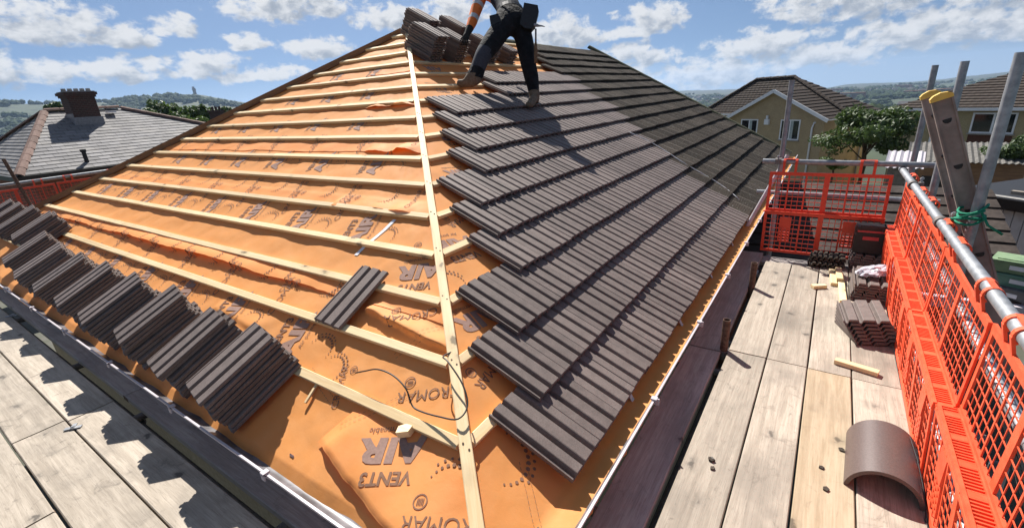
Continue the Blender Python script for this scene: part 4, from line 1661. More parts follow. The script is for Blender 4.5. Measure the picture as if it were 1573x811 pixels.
offcut((1.225, 2.035, BZ + 0.003), (1.435, 1.985, BZ + 0.003), 0.046, 0.026, 'short pine batten offcut lying across the outer boards')
offcut((1.185, 3.72, BZ + 0.003), (1.205, 3.36, BZ + 0.003), 0.046, 0.026, 'longer of the two side by side pine offcuts, left one')
offcut((1.245, 3.66, BZ + 0.003), (1.268, 3.00, BZ + 0.003), 0.046, 0.026, 'longest pine offcut beside the bagged tile stack')
offcut((1.228, 3.70, BZ + 0.030), (1.242, 3.42, BZ + 0.030), 0.046, 0.026, 'pine offcut resting on top of two others')
offcut((1.055, 3.24, BZ + 0.003), (1.145, 3.30, BZ + 0.003), 0.046, 0.026, 'stubby pine block lying alone on the far boards')


def toolbox():
    root = empty('tool_box', (1.42, 4.0, BZ))
    x0, x1, y0, y1, z0, z1 = 1.312, 1.530, 3.86, 4.02, BZ + 0.165, BZ + 0.40
    mb_ = MB()
    prof = [(x0, z0), (x1, z0), (x1 + 0.004, z0 + 0.03), (x1 + 0.004, z1 - 0.07), (x1 - 0.012, z1 - 0.05), (x0 + 0.012, z1 - 0.05), (x0 - 0.004, z1 - 0.07), (x0 - 0.004, z0 + 0.03)]
    M = frame(Vector((0, y1, 0)), Vector((1, 0, 0)), Vector((0, 0, 1)), Vector((0, -1, 0)))
    mb_.prism(prof, 0, y1 - y0, M)
    part('body', mb_, M_BLACK, root)
    mb_ = MB()
    lid = [(x0 - 0.006, z1 - 0.052), (x1 + 0.006, z1 - 0.052), (x1 - 0.004, z1), (x0 + 0.004, z1)]
    mb_.prism(lid, -0.006, y1 - y0 + 0.008, M)
    lo = part('lid', mb_, M_BLACK, root)
    mb_ = MB()
    xa, xb = x0 + 0.03, x1 - 0.03
    mb_.bar((xa, y0 - 0.012, z1 + 0.012), (xb, y0 - 0.012, z1 + 0.012), 0.018, 0.014)
    for x in (xa, xb):
        mb_.bar((x, y0 - 0.012, z1 - 0.03), (x, y0 - 0.012, z1 + 0.018), 0.016, 0.014, (1, 0, 0))
    part('handle', mb_, M_BLACK, lo)
    mb_ = MB()
    mb_.box((x0 + 0.055, y0 - 0.006, z1 - 0.115), (x1 - 0.05, y0 - 0.0005, z1 - 0.085))
    part('latch', mb_, M_RED, root)
    mb_ = MB()
    mb_.box((x0 + 0.01, y0 - 0.012, z1 - 0.045), (x1 - 0.01, y0 - 0.0085, z1 - 0.030))
    part('trim', mb_, M_RED, lo)
    tag(root, 'black plastic tool box with red latch by the far guard', 'tool box')


# tiles under the tool box
for k in range(7):
    M = Matrix.Translation((1.305 + 0.004 * rn.uniform(-1, 1), 4.045 + 0.008 * rn.uniform(-1, 1), BZ + 0.014 + 0.021 * k)) @ Matrix.Rotation(0.03 * rn.uniform(-1, 1), 4, 'Z') @ Matrix.Scale(0.95, 4, (1, 0, 0)) @ Matrix.Scale(0.5, 4, (0, 1, 0))
    o = obj('roof_tile', ME_TILE, None, M)
    tag(o, ('bottom' if k == 0 else 'top' if k == 6 else ORD[6 - k]) + (' brown tile' if k in (0, 6) else ' brown tile from the top') + ' of the stack under the black tool box', 'roof tile', 'tiles on the right walkway')
toolbox()
# crumpled clear plastic bag
M_BAG, t, b = mat('crumpled_plastic')
b.inputs['Base Color'].default_value = (0.62, 0.62, 0.68, 1)
b.inputs['Roughness'].default_value = 0.18
b.inputs['Transmission Weight'].default_value = 0.25
b.inputs['Specular IOR Level'].default_value = 0.8
bm = bmesh.new()
bmesh.ops.create_icosphere(bm, subdivisions=4, radius=1.0)
for p in bm.verts:
    q = p.co.copy()
    k = 1 + 0.35 * noise.noise(q * 2.1) + 0.22 * abs(noise.noise(q * 5.0 + Vector((3, 1, 0)))) + 0.10 * noise.noise(q * 11)
    p.co = Vector((q.x * 0.115 * k, q.y * 0.075 * k, max(-0.012, q.z * 0.042 * k)))
me = bpy.data.meshes.new('plastic_bag')
bm.to_mesh(me)
bm.free()
me.materials.append(M_BAG)
o = obj('plastic_bag', me, None, Matrix.Translation((1.452, 3.30, BZ + 0.192)) @ Matrix.Rotation(rad(25), 4, 'Z') @ Matrix.Rotation(rad(-6), 4, 'Y'))
tag(o, 'crumpled pale plastic bag on the tile stack by the tool box', 'plastic bag')
# crumbs of broken tile on the boards
for k, (x, y) in enumerate(((1.185, 1.02), (1.205, 0.89), (0.76, 0.83), (0.775, 0.78), (1.26, 1.19))):
    mb = MB()
    pr = [(-0.012, -0.008), (0.006, -0.013), (0.016, 0.002), (0.004, 0.012), (-0.010, 0.008)]
    mb.prism(pr, 0, 0.008, Matrix.Identity(4))
    o = obj('tile_fragment', mb.mesh('tile_fragment', M_OLD), None, Matrix.Translation((x, y, BZ + 0.002)) @ Matrix.Rotation(k * 1.3, 4, 'Z') @ Matrix.Scale(0.8 + 0.15 * (k % 3), 4))
    tag(o, ('tile crumb on the yellowish board, farther of two', 'tile crumb on the yellowish board, nearer of two', 'tile crumb on the innermost near board, farther of two', 'tile crumb on the innermost near board, nearer of two', 'tiny tile crumb near the half-round ridge tile')[k], 'tile fragment', 'tile crumbs')

# ------------------------------------------------------------------ loose bits on the roof
mb = MB()
pts = [LF(-0.72, 0.09, 0.03), LF(-0.66, 0.11, 0.045), LF(-0.58, 0.135, 0.06), LF(-0.48, 0.135, 0.055), LF(-0.385, 0.105, 0.04), LF(-0.335, 0.06, 0.005), LF(-0.27, 0.05, 0.012), LF(-0.16, 0.055, 0.03), LF(-0.06, 0.07, 0.05)]
pts += [RF(0.10, 0.10, 0.06), RF(0.155, 0.18, 0.07), RF(0.20, 0.30, 0.06), RF(0.235, 0.35, 0.025), RF(0.32, 0.34, 0.02)]
sm = []
for i in range(len(pts) - 1):
    p0, p1, p2, p3 = pts[max(i - 1, 0)], pts[i], pts[i + 1], pts[min(i + 2, len(pts) - 1)]
    for k in range(5):
        f = k / 5
        sm.append(0.5 * ((2 * p1) + (p2 - p0) * f + (2 * p0 - 5 * p1 + 4 * p2 - p3) * f * f + (3 * p1 - p0 - 3 * p2 + p3) * f ** 3))
sm.append(pts[-1])
mb.tube(sm, 0.0036, 6)
o = obj('cable', mb.mesh('cable', M_BLACK, True))
tag(o, 'black plastic strap looping over the hip batten onto the new tiles', 'strap')
mb = MB()
mb.bar(LF(-0.955, 0.005, -0.018), LF(-0.93, -0.12, -0.016), 0.012, 0.010, NRM_L)
o = obj('timber_sliver', mb.mesh('timber_sliver', M_BATTEN))
tag(o, 'thin pine sliver standing below the nearest tile stack', 'timber offcut')
mb = MB()
F = frame(LF(-0.30, -0.045, -0.012), Vector((0.9, 0.35, 0.2)).normalized(), Vector((-0.35, 0.9, 0.1)).normalized(), Vector((-0.1, -0.2, 1)).normalized())
mb.prism([(-0.03, -0.022), (0.028, -0.02), (0.034, 0.012), (0.0, 0.026), (-0.034, 0.016)], -0.01, 0.022, F)
o = obj('timber_block', mb.mesh('timber_block', M_BATTEN))
tag(o, 'small pine block tucked under the lowest batten beside the print', 'timber offcut')
# pale wire lying over the old tiles
mb = MB()
pts = []
for k in range(25):
    f = k / 24
    v = 1.42 - 1.62 * f
    u = 5.05 - 0.45 * f + 0.05 * math.sin(f * 9)
    pts.append(RF(u + 0.35 * math.sin(f * 2.2), v, 0.062))
mb.tube(pts, 0.005, 6)
o = obj('wire', mb.mesh('wire', M_WHITE, True))
tag(o, 'thin pale aerial wire lying down the weathered tiles', 'wire')

# ------------------------------------------------------------------ the roofer
M_TROUS = speckled('black_work_trousers', (0.006, 0.0065, 0.008), (0.014, 0.0145, 0.017), 14, 0.85, 0.9, 0.03, 0.3)
M_KNEE = speckled('grey_knee_panel', (0.035, 0.038, 0.05), (0.055, 0.058, 0.072), 60, 0.8, 0.4, 0.004, 0.2)
M_HIVIS = speckled('orange_hivis_cloth', (0.72, 0.16, 0.03), (0.82, 0.20, 0.045), 30, 0.7, 0.3, 0.006, 0.15)
M_SILVER = speckled('silver_reflective_band', (0.45, 0.46, 0.47), (0.56, 0.57, 0.58), 60, 0.4, 0.1, 0.001, 0.1)
M_BOOT = speckled('tan_boot_leather', (0.115, 0.082, 0.055), (0.18, 0.135, 0.095), 40, 0.8, 0.4, 0.004, 0.2)
M_GLOVE = speckled('dark_glove', (0.018, 0.018, 0.018), (0.035, 0.034, 0.032), 60, 0.8, 0.3, 0.002, 0.1)
M_SKIN = speckled('skin', (0.42, 0.22, 0.15), (0.50, 0.28, 0.20), 40, 0.55, 0.1, 0.001, 0.05)
M_HAIR = speckled('dark_hair', (0.02, 0.014, 0.01), (0.04, 0.028, 0.02), 80, 0.7, 0.5, 0.004, 0.1)
M_NAVY = speckled('navy_vest_cloth', (0.014, 0.016, 0.026), (0.026, 0.03, 0.045), 60, 0.8, 0.3, 0.004, 0.1)

J = dict(pelvis=at(787, 33, 5.55), hipL=at(772, 44, 5.48), hipR=at(803, 44, 5.62), kneeL=at(741, 86, 5.28), midL=at(735, 104, 5.27), ankL=at(728, 124, 5.27),
         heelL=at(733, 131, 5.22), ballL=at(713, 130, 5.27), toeL=at(703, 127, 5.31),
         kneeR=at(811, 96, 5.55), midR=at(817, 122, 5.58), ankR=at(822, 148, 5.60), heelR=at(824, 158, 5.57), ballR=at(815, 160, 5.40), toeR=at(811, 161, 5.30),
         waist=at(782, 12, 5.68), chest=at(768, -8, 5.95), upch=at(757, -19, 6.08), neck=at(747, -27, 6.20), head=at(738, -34, 6.32), crown=at(732, -38, 6.40),
         shL=at(742, -14, 5.95), elL=at(730, 20, 5.86), foreL=at(725, 36, 5.80), wrL=at(719, 50, 5.74), palmL=at(716, 58, 5.71),
         shR=at(778, -24, 6.10), elR=at(790, 4, 6.22), wrR=at(778, 30, 6.3), palmR=at(774, 39, 6.3))
RADS = dict(pelvis=.185, hipL=.150, hipR=.150, kneeL=.100, midL=.098, ankL=.078, heelL=.050, ballL=.052, toeL=.042, kneeR=.100, midR=.095, ankR=.076, heelR=.045, ballR=.046, toeR=.036,
            waist=.172, chest=.190, upch=.150, neck=.062, head=.088, crown=.070, shL=.095, elL=.072, foreL=.064, wrL=.044, palmL=.042, shR=.095, elR=.070, wrR=.038, palmR=.040)
EDG = [('pelvis', 'hipL'), ('hipL', 'kneeL'), ('kneeL', 'midL'), ('midL', 'ankL'), ('ankL', 'heelL'), ('ankL', 'ballL'), ('ballL', 'toeL'), ('pelvis', 'hipR'), ('hipR', 'kneeR'), ('kneeR', 'midR'), ('midR', 'ankR'),
       ('ankR', 'heelR'), ('ankR', 'ballR'), ('ballR', 'toeR'), ('pelvis', 'waist'), ('waist', 'chest'), ('chest', 'upch'), ('upch', 'neck'), ('neck', 'head'), ('head', 'crown'), ('upch', 'shL'), ('shL', 'elL'),
       ('elL', 'foreL'), ('foreL', 'wrL'), ('wrL', 'palmL'), ('upch', 'shR'), ('shR', 'elR'), ('elR', 'wrR'), ('wrR', 'palmR')]
for h in 'LR':
    p = J['palm' + h]
    w = J['wr' + h]
    d = (p - w).normalized()
    s = d.cross(AX_F).normalized()
    n_ = s.cross(d)
    for k in range(5):
        if k < 4:
            o_ = s * (-0.030 + 0.020 * k)
            ln = (0.036, 0.042, 0.039, 0.030)[k]
            a = p + d * 0.032 + o_
            b_ = a + d * ln * 0.9 + n_ * 0.012
            c2 = b_ + d * ln * 0.45 + n_ * 0.030
        else:
            a = p + s * -0.040 + d * 0.0
            b_ = a + d * 0.028 + s * -0.014 + n_ * 0.012
            c2 = b_ + d * 0.024 + n_ * 0.014
        for q, nm_, rr in ((a, 'a', .0105), (b_, 'b', .0095), (c2, 'c', .008)):
            J['f%s%d%s' % (h, k, nm_)] = q
            RADS['f%s%d%s' % (h, k, nm_)] = rr
        EDG += [('palm' + h, 'f%s%da' % (h, k)), ('f%s%da' % (h, k), 'f%s%db' % (h, k)), ('f%s%db' % (h, k), 'f%s%dc' % (h, k))]
keys = list(J)
me = bpy.data.meshes.new('person')
me.from_pydata([tuple(J[k]) for k in keys], [(keys.index(a), keys.index(b_)) for a, b_ in EDG], [])
po = bpy.data.objects.new('person_tmp', me)
COL.objects.link(po)
md = po.modifiers.new('skin', 'SKIN')
md.branch_smoothing = 0.6
for i, k in enumerate(keys):
    sv = me.skin_vertices[0].data[i]
    rx = RADS[k]
    sv.radius = (rx, rx * (0.82 if k in ('chest', 'waist', 'pelvis', 'upch') else 1.0))
    sv.use_root = (k == 'pelvis')
ss = po.modifiers.new('sub', 'SUBSURF')
ss.levels = ss.render_levels = 2
bpy.context.view_layer.update()
pm_ = bpy.data.meshes.new_from_object(po.evaluated_get(bpy.context.evaluated_depsgraph_get()))
bpy.data.objects.remove(po)
mats_p = [M_TROUS, M_HIVIS, M_BOOT, M_GLOVE, M_SKIN, M_KNEE, M_SILVER, M_NAVY, M_HAIR]
pm_.materials.clear()
for m_ in mats_p:
    pm_.materials.append(m_)


def seg_near(p):
    best = None
    for a, b_ in EDG:
        A, B = J[a], J[b_]
        d = B - A
        t_ = max(0, min(1, (p - A).dot(d) / d.length_squared))
        q = (A + d * t_ - p).length - 0.6 * (RADS[a] * (1 - t_) + RADS[b_] * t_)
        if best is None or q < best[0]:
            best = (q, a, b_, t_)
    return best


face_dir = ((J['chest'] - J['pelvis']).normalized())
for pl in pm_.polygons:
    c = pl.center
    _, a, b_, t_ = seg_near(c)
    k = 0
    if a.startswith('f') and a[1] in 'LR' and a[2].isdigit() or b_.startswith('f') and b_[1] in 'LR' and b_[2:3].isdigit() or 'palm' in b_:
        k = 3
    elif a in ('ankL', 'ankR', 'ballL', 'ballR'):
        k = 2
    elif a in ('midL', 'midR') and t_ > 0.75:
        k = 2
    elif b_ == 'midL' or (b_ == 'kneeL' and t_ > .9):
        k = 5
    elif a == 'neck' or a == 'head':
        k = 8 if (a == 'head' or t_ > 0.35) else 4
    elif a in ('waist', 'chest') or b_ in ('neck',):
        k = 7 if (a == 'waist' and t_ < .7) else 1
        if a == 'chest' and 0.1 < t_ < 0.5:
            k = 6
    elif b_ in ('shL', 'shR'):
        k = 1
    elif b_ in ('elL', 'elR'):
        k = 6 if 0.62 < t_ < 0.76 or (0.2 < t_ < .32) else 1
    elif b_ in ('foreL', 'wrR'):
        k = 6 if 0.45 < t_ < 0.80 else 1
    elif b_ == 'wrL':
        k = 1 if t_ < 0.55 else 3
    elif b_ == 'waist':
        k = 0 if t_ < 0.7 else 7
    pl.material_index = k
    pl.use_smooth = True
person = obj('person', pm_)
tag(person, 'person in black work trousers and orange sleeves bending to the tile stacks', 'person')
# tool belt with pouches
mb = MB()
wp = J['pelvis'].lerp(J['waist'], 0.55)
ax = (J['waist'] - J['pelvis']).normalized()
sdv = (J['hipR'] - J['hipL'])
sdv = (sdv - ax * sdv.dot(ax)).normalized()
bk = ax.cross(sdv)
vs, fs = [], []
nb = 28
for k in range(nb):
    a = 2 * math.pi * k / nb
    for rr, hh in ((0.170, -0.028), (0.170, 0.028), (0.162, 0.028), (0.162, -0.028)):
        vs.append(wp + sdv * math.cos(a) * rr + bk * math.sin(a) * rr * 0.86 + ax * hh)
for k in range(nb):
    for j in range(4):
        fs.append((k * 4 + j, k * 4 + (j + 1) % 4, ((k + 1) % nb) * 4 + (j + 1) % 4, ((k + 1) % nb) * 4 + j))
mb.add(vs, fs)
part('tool_belt', mb, M_BLACK, person)
for (px, py, d, w_, h_, nm_) in ((812, 28, 5.46, 0.095, 0.15, 'r'), (762, 42, 5.40, 0.060, 0.13, 'l')):
    mb = MB()
    cpt = at(px, py, d)
    F = frame(cpt, AX_R, AX_U, -AX_F) @ Matrix.Rotation(rad(-16 if nm_ == 'r' else 8), 4, 'Z')
    pr = [(-w_, h_ * .9), (w_ * .7, h_), (w_ * 1.05, h_ * .55), (w_ * 1.1, -h_ * .5), (w_ * .8, -h_ * .9), (0, -h_), (-w_ * .8, -h_ * .8)]
    mb.prism(pr, -0.05, 0.045, F)
    part('tool_pouch', mb, M_BLACK, person)
# hammer hanging from the belt
root = empty('hammer', at(826, 92, 5.42))
mb = MB()
mb.tube([at(823, 45, 5.42), at(823, 68, 5.42)], 0.011, 8)
part('shaft', mb, M_STEELD, root, True)
mb = MB()
mb.tube([at(823, 66, 5.42), at(823, 74, 5.42), at(823, 88, 5.42), at(823, 97, 5.42)], [0.013, 0.020, 0.022, 0.018], 10)
part('grip', mb, M_HIPWOOD, root, True)
mb = MB()
mb.tube([at(820, 39, 5.42), at(825, 39.5, 5.42), at(827, 40, 5.42)], [0.017, 0.019, 0.015], 10)
mb.tube([at(826, 40, 5.42), at(832, 40.3, 5.42), at(837, 41.5, 5.42)], [0.013, 0.009, 0.004], 8)
part('head', mb, M_GALV, root, True)
tag(root, 'claw hammer with steel shaft hanging from the tool belt', 'hammer')

# ------------------------------------------------------------------ trees
def tree(name, label, base, h, rx, rz, nleaf, leaf, mat_, seed, group=None, trunk_r=0.15, lobes=9, crown_h=None):
    rn = random.Random(seed)
    base = Vector(base)
    root = empty(name, base)
    cz = crown_h if crown_h is not None else h - rz
    mb_ = MB()
    pts = [base + Vector((0, 0, -0.5)), base + Vector((0.03 * h, 0.0, cz * 0.45)), base + Vector((0.0, 0.02 * h, cz * 0.9)), base + Vector((0, 0, cz + rz * 0.55))]
    mb_.tube(pts, [trunk_r, trunk_r * 0.8, trunk_r * 0.6, trunk_r * 0.2], 9)
    lob = []
    for k in range(lobes):
        a = 2 * math.pi * (k * 0.618 + rn.random() * 0.15)
        el_ = rn.uniform(-0.7, 0.95)
        r_ = math.sqrt(max(0, 1 - el_ * el_)) * rn.uniform(0.45, 0.72)
        cpt = base + Vector((rx * r_ * math.cos(a), rx * r_ * math.sin(a), cz + rz * el_ * rn.uniform(.5, .72)))
        lob.append((cpt, rx * rn.uniform(0.22, 0.42), rz * rn.uniform(0.22, 0.42)))
        st = base + Vector((0, 0, cz * rn.uniform(0.55, 1.0)))
        md_ = st.lerp(cpt, 0.5) + Vector((0, 0, 0.08 * h * rn.random()))
        mb_.tube([st, md_, cpt], [trunk_r * .38, trunk_r * .22, trunk_r * .06], 6)
    part('trunk', mb_, M_BARK, root, True)
    mb_ = MB()
    vs, fs = [], []
    for i in range(nleaf):
        cpt, r1, r2 = lob[rn.randrange(lobes)]
        q = Vector((rn.gauss(0, 1), rn.gauss(0, 1), rn.gauss(0, 1))).normalized()
        f = rn.random() ** 0.45
        p = cpt + Vector((q.x * r1 * f, q.y * r1 * f, q.z * r2 * f))
        p += Vector((N(p.x * 1.3, p.y * 1.3, p.z), N(p.y * 1.3, p.z * 1.3, p.x), N(p.z, p.x, p.y))) * r1 * 0.35
        nrm = (q + Vector((rn.gauss(0, .7), rn.gauss(0, .7), rn.gauss(0.3, .7)))).normalized()
        a = nrm.orthogonal().normalized()
        a = (Matrix.Rotation(rn.random() * 6.28, 3, nrm) @ a)
        b2 = nrm.cross(a)
        s = leaf * rn.uniform(0.6, 1.3)
        o4 = len(vs)
        vs += [p - a * s, p + b2 * s * 0.45 + nrm * s * .12, p + a * s, p - b2 * s * 0.45 + nrm * s * .12]
        fs.append((o4, o4 + 1, o4 + 2, o4 + 3))
    mb_.add(vs, fs)
    me_ = bpy.data.meshes.new('crown')
    me_.from_pydata([tuple(q) for q in vs], [], fs)
    me_.materials.append(mat_)
    obj('crown', me_, root)
    tag(root, label, 'tree', group)
    return root


def tree_px(name, label, px, py_top, depth, hpx, wpx, **kw):
    """place a tree by where its crown stands"""
    topc = at(px, py_top, depth)
    sc = depth / FPX
    rz = hpx * sc / 2
    rx = wpx * sc / 2
    gz = topc.z - 2 * rz - kw.pop('stem', 1.5)
    tree(name, label, (topc.x, topc.y, gz), topc.z - gz, rx, rz, kw.pop('n', 5000), kw.pop('leaf', 0.16), kw.pop('m', M_LEAF1), kw.pop('seed', 1), kw.pop('group', None), kw.pop('tr', 0.15), kw.pop('lobes', 10))


tree_px('garden_tree', 'leafy garden tree in front of the beige gabled house', 1341, 158, 19, 92, 172, n=9000, leaf=0.095, m=M_LEAF2, seed=5, tr=0.09, stem=1.2, lobes=14)
tree_px('garden_tree', 'dark green shrub at the right edge behind the grey garage', 1566, 200, 15, 84, 110, n=7000, leaf=0.085, m=M_LEAF2, seed=8, tr=0.07, stem=0.6, lobes=10)
tree_px('garden_tree', 'low bush under the beige house beside its downpipe', 1283, 238, 20, 24, 50, n=1800, leaf=0.08, m=M_LEAF1, seed=9, tr=0.05, stem=0.4, lobes=7)
TG = 'trees beyond the slate roof'
for k, (px, py, dep, hp, wp_, lab) in enumerate(((205, 158, 52, 52, 60, 'leftmost bushy tree beside the slate roof hip'), (240, 151, 56, 60, 66, 'tallest bushy tree beyond the slate roof'), (275, 157, 54, 54, 60, 'round tree below the hilltop tower'),
                                                  (308, 160, 50, 52, 56, 'tree right of the hilltop tower by the brick chimney'), (340, 163, 58, 40, 50, 'tree behind the far brick chimney'), (78, 155, 60, 30, 30, 'small tree showing left of the slate house chimney'),
                                                  (225, 172, 44, 36, 50, 'lower tree in front beside the slate roof'), (292, 176, 44, 32, 56, 'lower tree in front near the far chimney'))):
    tree_px('broadleaf_tree', lab, px, py, dep, hp, wp_, n=5200, leaf=0.24, m=M_LEAF1, seed=20 + k, group=TG, stem=2.5, lobes=14)

# ------------------------------------------------------------------ neighbouring houses
def slope(mb_, a, b_, c2, d, courses, lift=0.03):
    """roof face a-b (eave) to d-c (ridge) built as overlapping courses"""
    a, b_, c2, d = map(Vector, (a, b_, c2, d))
    n = (b_ - a).cross(d - a).normalized()
    if n.z < 0:
        n = -n
    for k in range(courses):
        f0, f1 = k / courses, min(1.0, (k + 1.15) / courses)
        p = [a.lerp(d, f0) + n * lift, b_.lerp(c2, f0) + n * lift, b_.lerp(c2, f1), a.lerp(d, f1)]
        q0, q1 = p[0] - n * lift, p[1] - n * lift
        mb_.add([p[0], p[1], p[2], p[3], q0, q1], [(0, 1, 2, 3), (4, 5, 1, 0)])


def face_mesh(name, pts_eave_ridge, courses, mat_, root, lift=0.03):
    """course-built roof face with local axes along the eave and up the slope"""
    a, b_, c2, d = map(Vector, pts_eave_ridge)
    xa = (b_ - a).normalized()
    n = xa.cross(d - a).normalized()
    if n.z < 0:
        n = -n
    ya = n.cross(xa)
    F = frame(a, xa, ya, n)
    Fi = F.inverted()
    mb_ = MB()
    slope(mb_, *(Fi @ q for q in (a, b_, c2, d)), courses, lift)
    return obj(name, mb_.mesh(name, mat_), root, F)


# --- slate-roofed house on the left: eave runs along y, face towards +x
def slate_house():
    root = empty('house', (-21, 6.5, -3.4))
    XE, XRG, XB = -17.0, -21.0, -25.0
    y0, y1 = 1.95, 10.2
    ze, zr = 0.06, 1.74
    ry0, ry1 = 3.80, 5.95
    e1, e2 = Vector((XE, y0, ze)), Vector((XE, y1, ze))
    b1, b2 = Vector((XB, y0, ze)), Vector((XB, y1, ze))
    r1, r2 = Vector((XRG, ry0 + 0.05, zr)), Vector((XRG, ry1, zr))
    wl = MB()
    wl.box((XB + 0.3, y0 + 0.3, -3.6), (XE - 0.3, y1 - 0.3, ze - 0.15))
    part('wall', wl, M_BRICKW, root)
    face_mesh('roof_slope', (e1, e2, r2, r1), 19, M_SLATE, root, 0.016)
    face_mesh('roof_slope', (b1, e1, r1, r1 + Vector((-0.01, 0, 0))), 19, M_SLATE, root, 0.016)
    face_mesh('roof_slope', (b2, b1, r1, r2), 12, M_SLATE, root, 0.02)
    face_mesh('roof_slope', (e2, b2, r2 + Vector((-0.01, 0, 0)), r2), 12, M_SLATE, root, 0.02)
    g_ = MB()
    g_.bar(e1 + Vector((0.06, -0.1, -0.07)), e2 + Vector((0.06, 0.1, -0.07)), 0.12, 0.13)
    g_.bar(e1 + Vector((0.05, -0.06, -0.07)), b1 + Vector((-0.05, -0.06, -0.07)), 0.12, 0.13)
    part('gutter', g_, M_BLACK, root)
    ht = half_round(0.40, 0.15, 0.03, 4, rad(130), -0.02).mesh('hip_tile', M_RTILE)

    def row(a, b_, lift=0.0):
        d = (b_ - a)
        L = d.length
        d.normalize()
        s = Vector((0, 0, 1)).cross(d).normalized()
        n = int(L / 0.40)
        for k in range(n):
            p = a + d * (L * k / n) + Vector((0, 0, lift - 0.06))
            obj('hip_tile', ht, root, frame(p, d, s, d.cross(s)) @ Matrix.Rotation(rad(-3.5), 4, 'Y'))
    row(e1, r1)
    row(e2, r2)
    row(b1, r1)
    row(r1, r2, 0.02)
    # chimney
    cx, cy = -20.2, 4.62
    ch = MB()
    ch.box((cx - 0.36, cy - 0.36, 0.9), (cx + 0.36, cy + 0.36, 2.12))
    ch.box((cx - 0.40, cy - 0.40, 2.12), (cx + 0.40, cy + 0.40, 2.19))
    ch.box((cx - 0.44, cy - 0.44, 2.19), (cx + 0.44, cy + 0.44, 2.28))
    co = part('chimney', ch, M_BRICK, root)
    fl = MB()
    fl.box((cx + 0.34, cy - 0.40, 1.06), (cx + 0.39, cy + 0.40, 1.50))
    fl.box((cx - 0.38, cy - 0.385, 1.25), (cx + 0.38, cy - 0.362, 1.62))
    part('flashing', fl, M_LEAD, co)
    cap = MB()
    cap.box((cx - 0.40, cy - 0.40, 2.28), (cx + 0.40, cy + 0.40, 2.31))
    part('cap', cap, M_CONC, co)
    for k in range(5):
        pt_ = MB()
        y = cy - 0.32 + 0.16 * k
        pt_.tube([(cx + 0.1, y, 2.30), (cx + 0.1, y, 2.40)], [0.075, 0.06], 10)
        part('chimney_pot', pt_, M_CONC, co)
    v_ = MB()
    v_.tube([(XE - 0.35, 3.55, 0.2), (XE - 0.35, 3.55, 0.52)], 0.055, 8)
    v_.tube([(XE - 0.35, 3.55, 0.50), (XE - 0.35, 3.55, 0.58)], 0.075, 8)
    part('vent_pipe', v_, M_BLACK, root)
    sk = MB()
    sk.box((-20.60, 5.35, 1.60), (-20.35, 5.60, 1.66))
    part('roof_window', sk, M_WHITE, root)
    tag(root, 'bungalow with grey slate hipped roof and leaning dark brick chimney at left', 'house')


slate_house()


def far_house(name, label, px, py, dep, w, d, hw, hr, rz, rm, wm, chim=True):
    """a plain pitched house by the place of its ridge centre"""
    p = at(px, py, dep)
    gz = p.z - hr - hw
    root = empty(name, (p.x, p.y, gz), rz)
    mb_ = MB()
    mb_.box((-w / 2, -d / 2, -1.0), (w / 2, d / 2, hw))
    mb_.add([(-w / 2, -d / 2, hw), (-w / 2, d / 2, hw), (-w / 2, 0, hw + hr - .05), (w / 2, -d / 2, hw), (w / 2, d / 2, hw), (w / 2, 0, hw + hr - .05)], [(0, 1, 2), (3, 5, 4)])
    lpart('wall', mb_, wm, root)
    mb_ = MB()
    o_ = 0.25
    for s in (-1, 1):
        mb_.add([(-w / 2 - o_, s * (d / 2 + o_), hw - 0.12), (w / 2 + o_, s * (d / 2 + o_), hw - 0.12), (w / 2 + o_, 0, hw + hr), (-w / 2 - o_, 0, hw + hr),
                 (-w / 2 - o_, s * (d / 2 + o_), hw - 0.27), (w / 2 + o_, s * (d / 2 + o_), hw - 0.27)], [(0, 1, 2, 3), (0, 4, 5, 1)])
    ro = lpart('roof', mb_, rm, root)
    for k in range(3):
        wx = -w / 2 + w * (k + 0.5) / 3
        wi = MB()
        wi.box((wx - 0.5, -d / 2 - 0.03, hw - 1.5), (wx + 0.5, -d / 2 + 0.02, hw - 0.45))
        wo_ = lpart('window', wi, M_WHITE, root)
        wi = MB()
        wi.box((wx - 0.43, -d / 2 - 0.045, hw - 1.43), (wx + 0.43, -d / 2 - 0.032, hw - 0.52))
        lpart('pane', wi, M_GLASS, wo_)
    if chim:
        mb_ = MB()
        mb_.box((-0.45, -0.3, hw + hr - 0.5), (0.45, 0.3, hw + hr + 1.0))
        mb_.box((-0.52, -0.37, hw + hr + 1.0), (0.52, 0.37, hw + hr + 1.14))
        for k in range(3):
            mb_.tube([(-0.28 + 0.28 * k, 0, hw + hr + 1.14), (-0.28 + 0.28 * k, 0, hw + hr + 1.42)], 0.1, 8)
        lpart('chimney', mb_, M_BRICK, ro)
    tag(root, label, 'house')


far_house('far_house', 'distant house with dark brick chimney just left of the orange hip', 338, 192, 38, 8, 7, 2.6, 2.0, rad(35), M_FARTILE, M_BRICKW)
far_house('far_house', 'distant low grey gabled roof between slate roof and orange hip', 282, 190, 40, 7, 6, 2.6, 1.6, rad(70), M_SLATE, M_BRICKW, False)


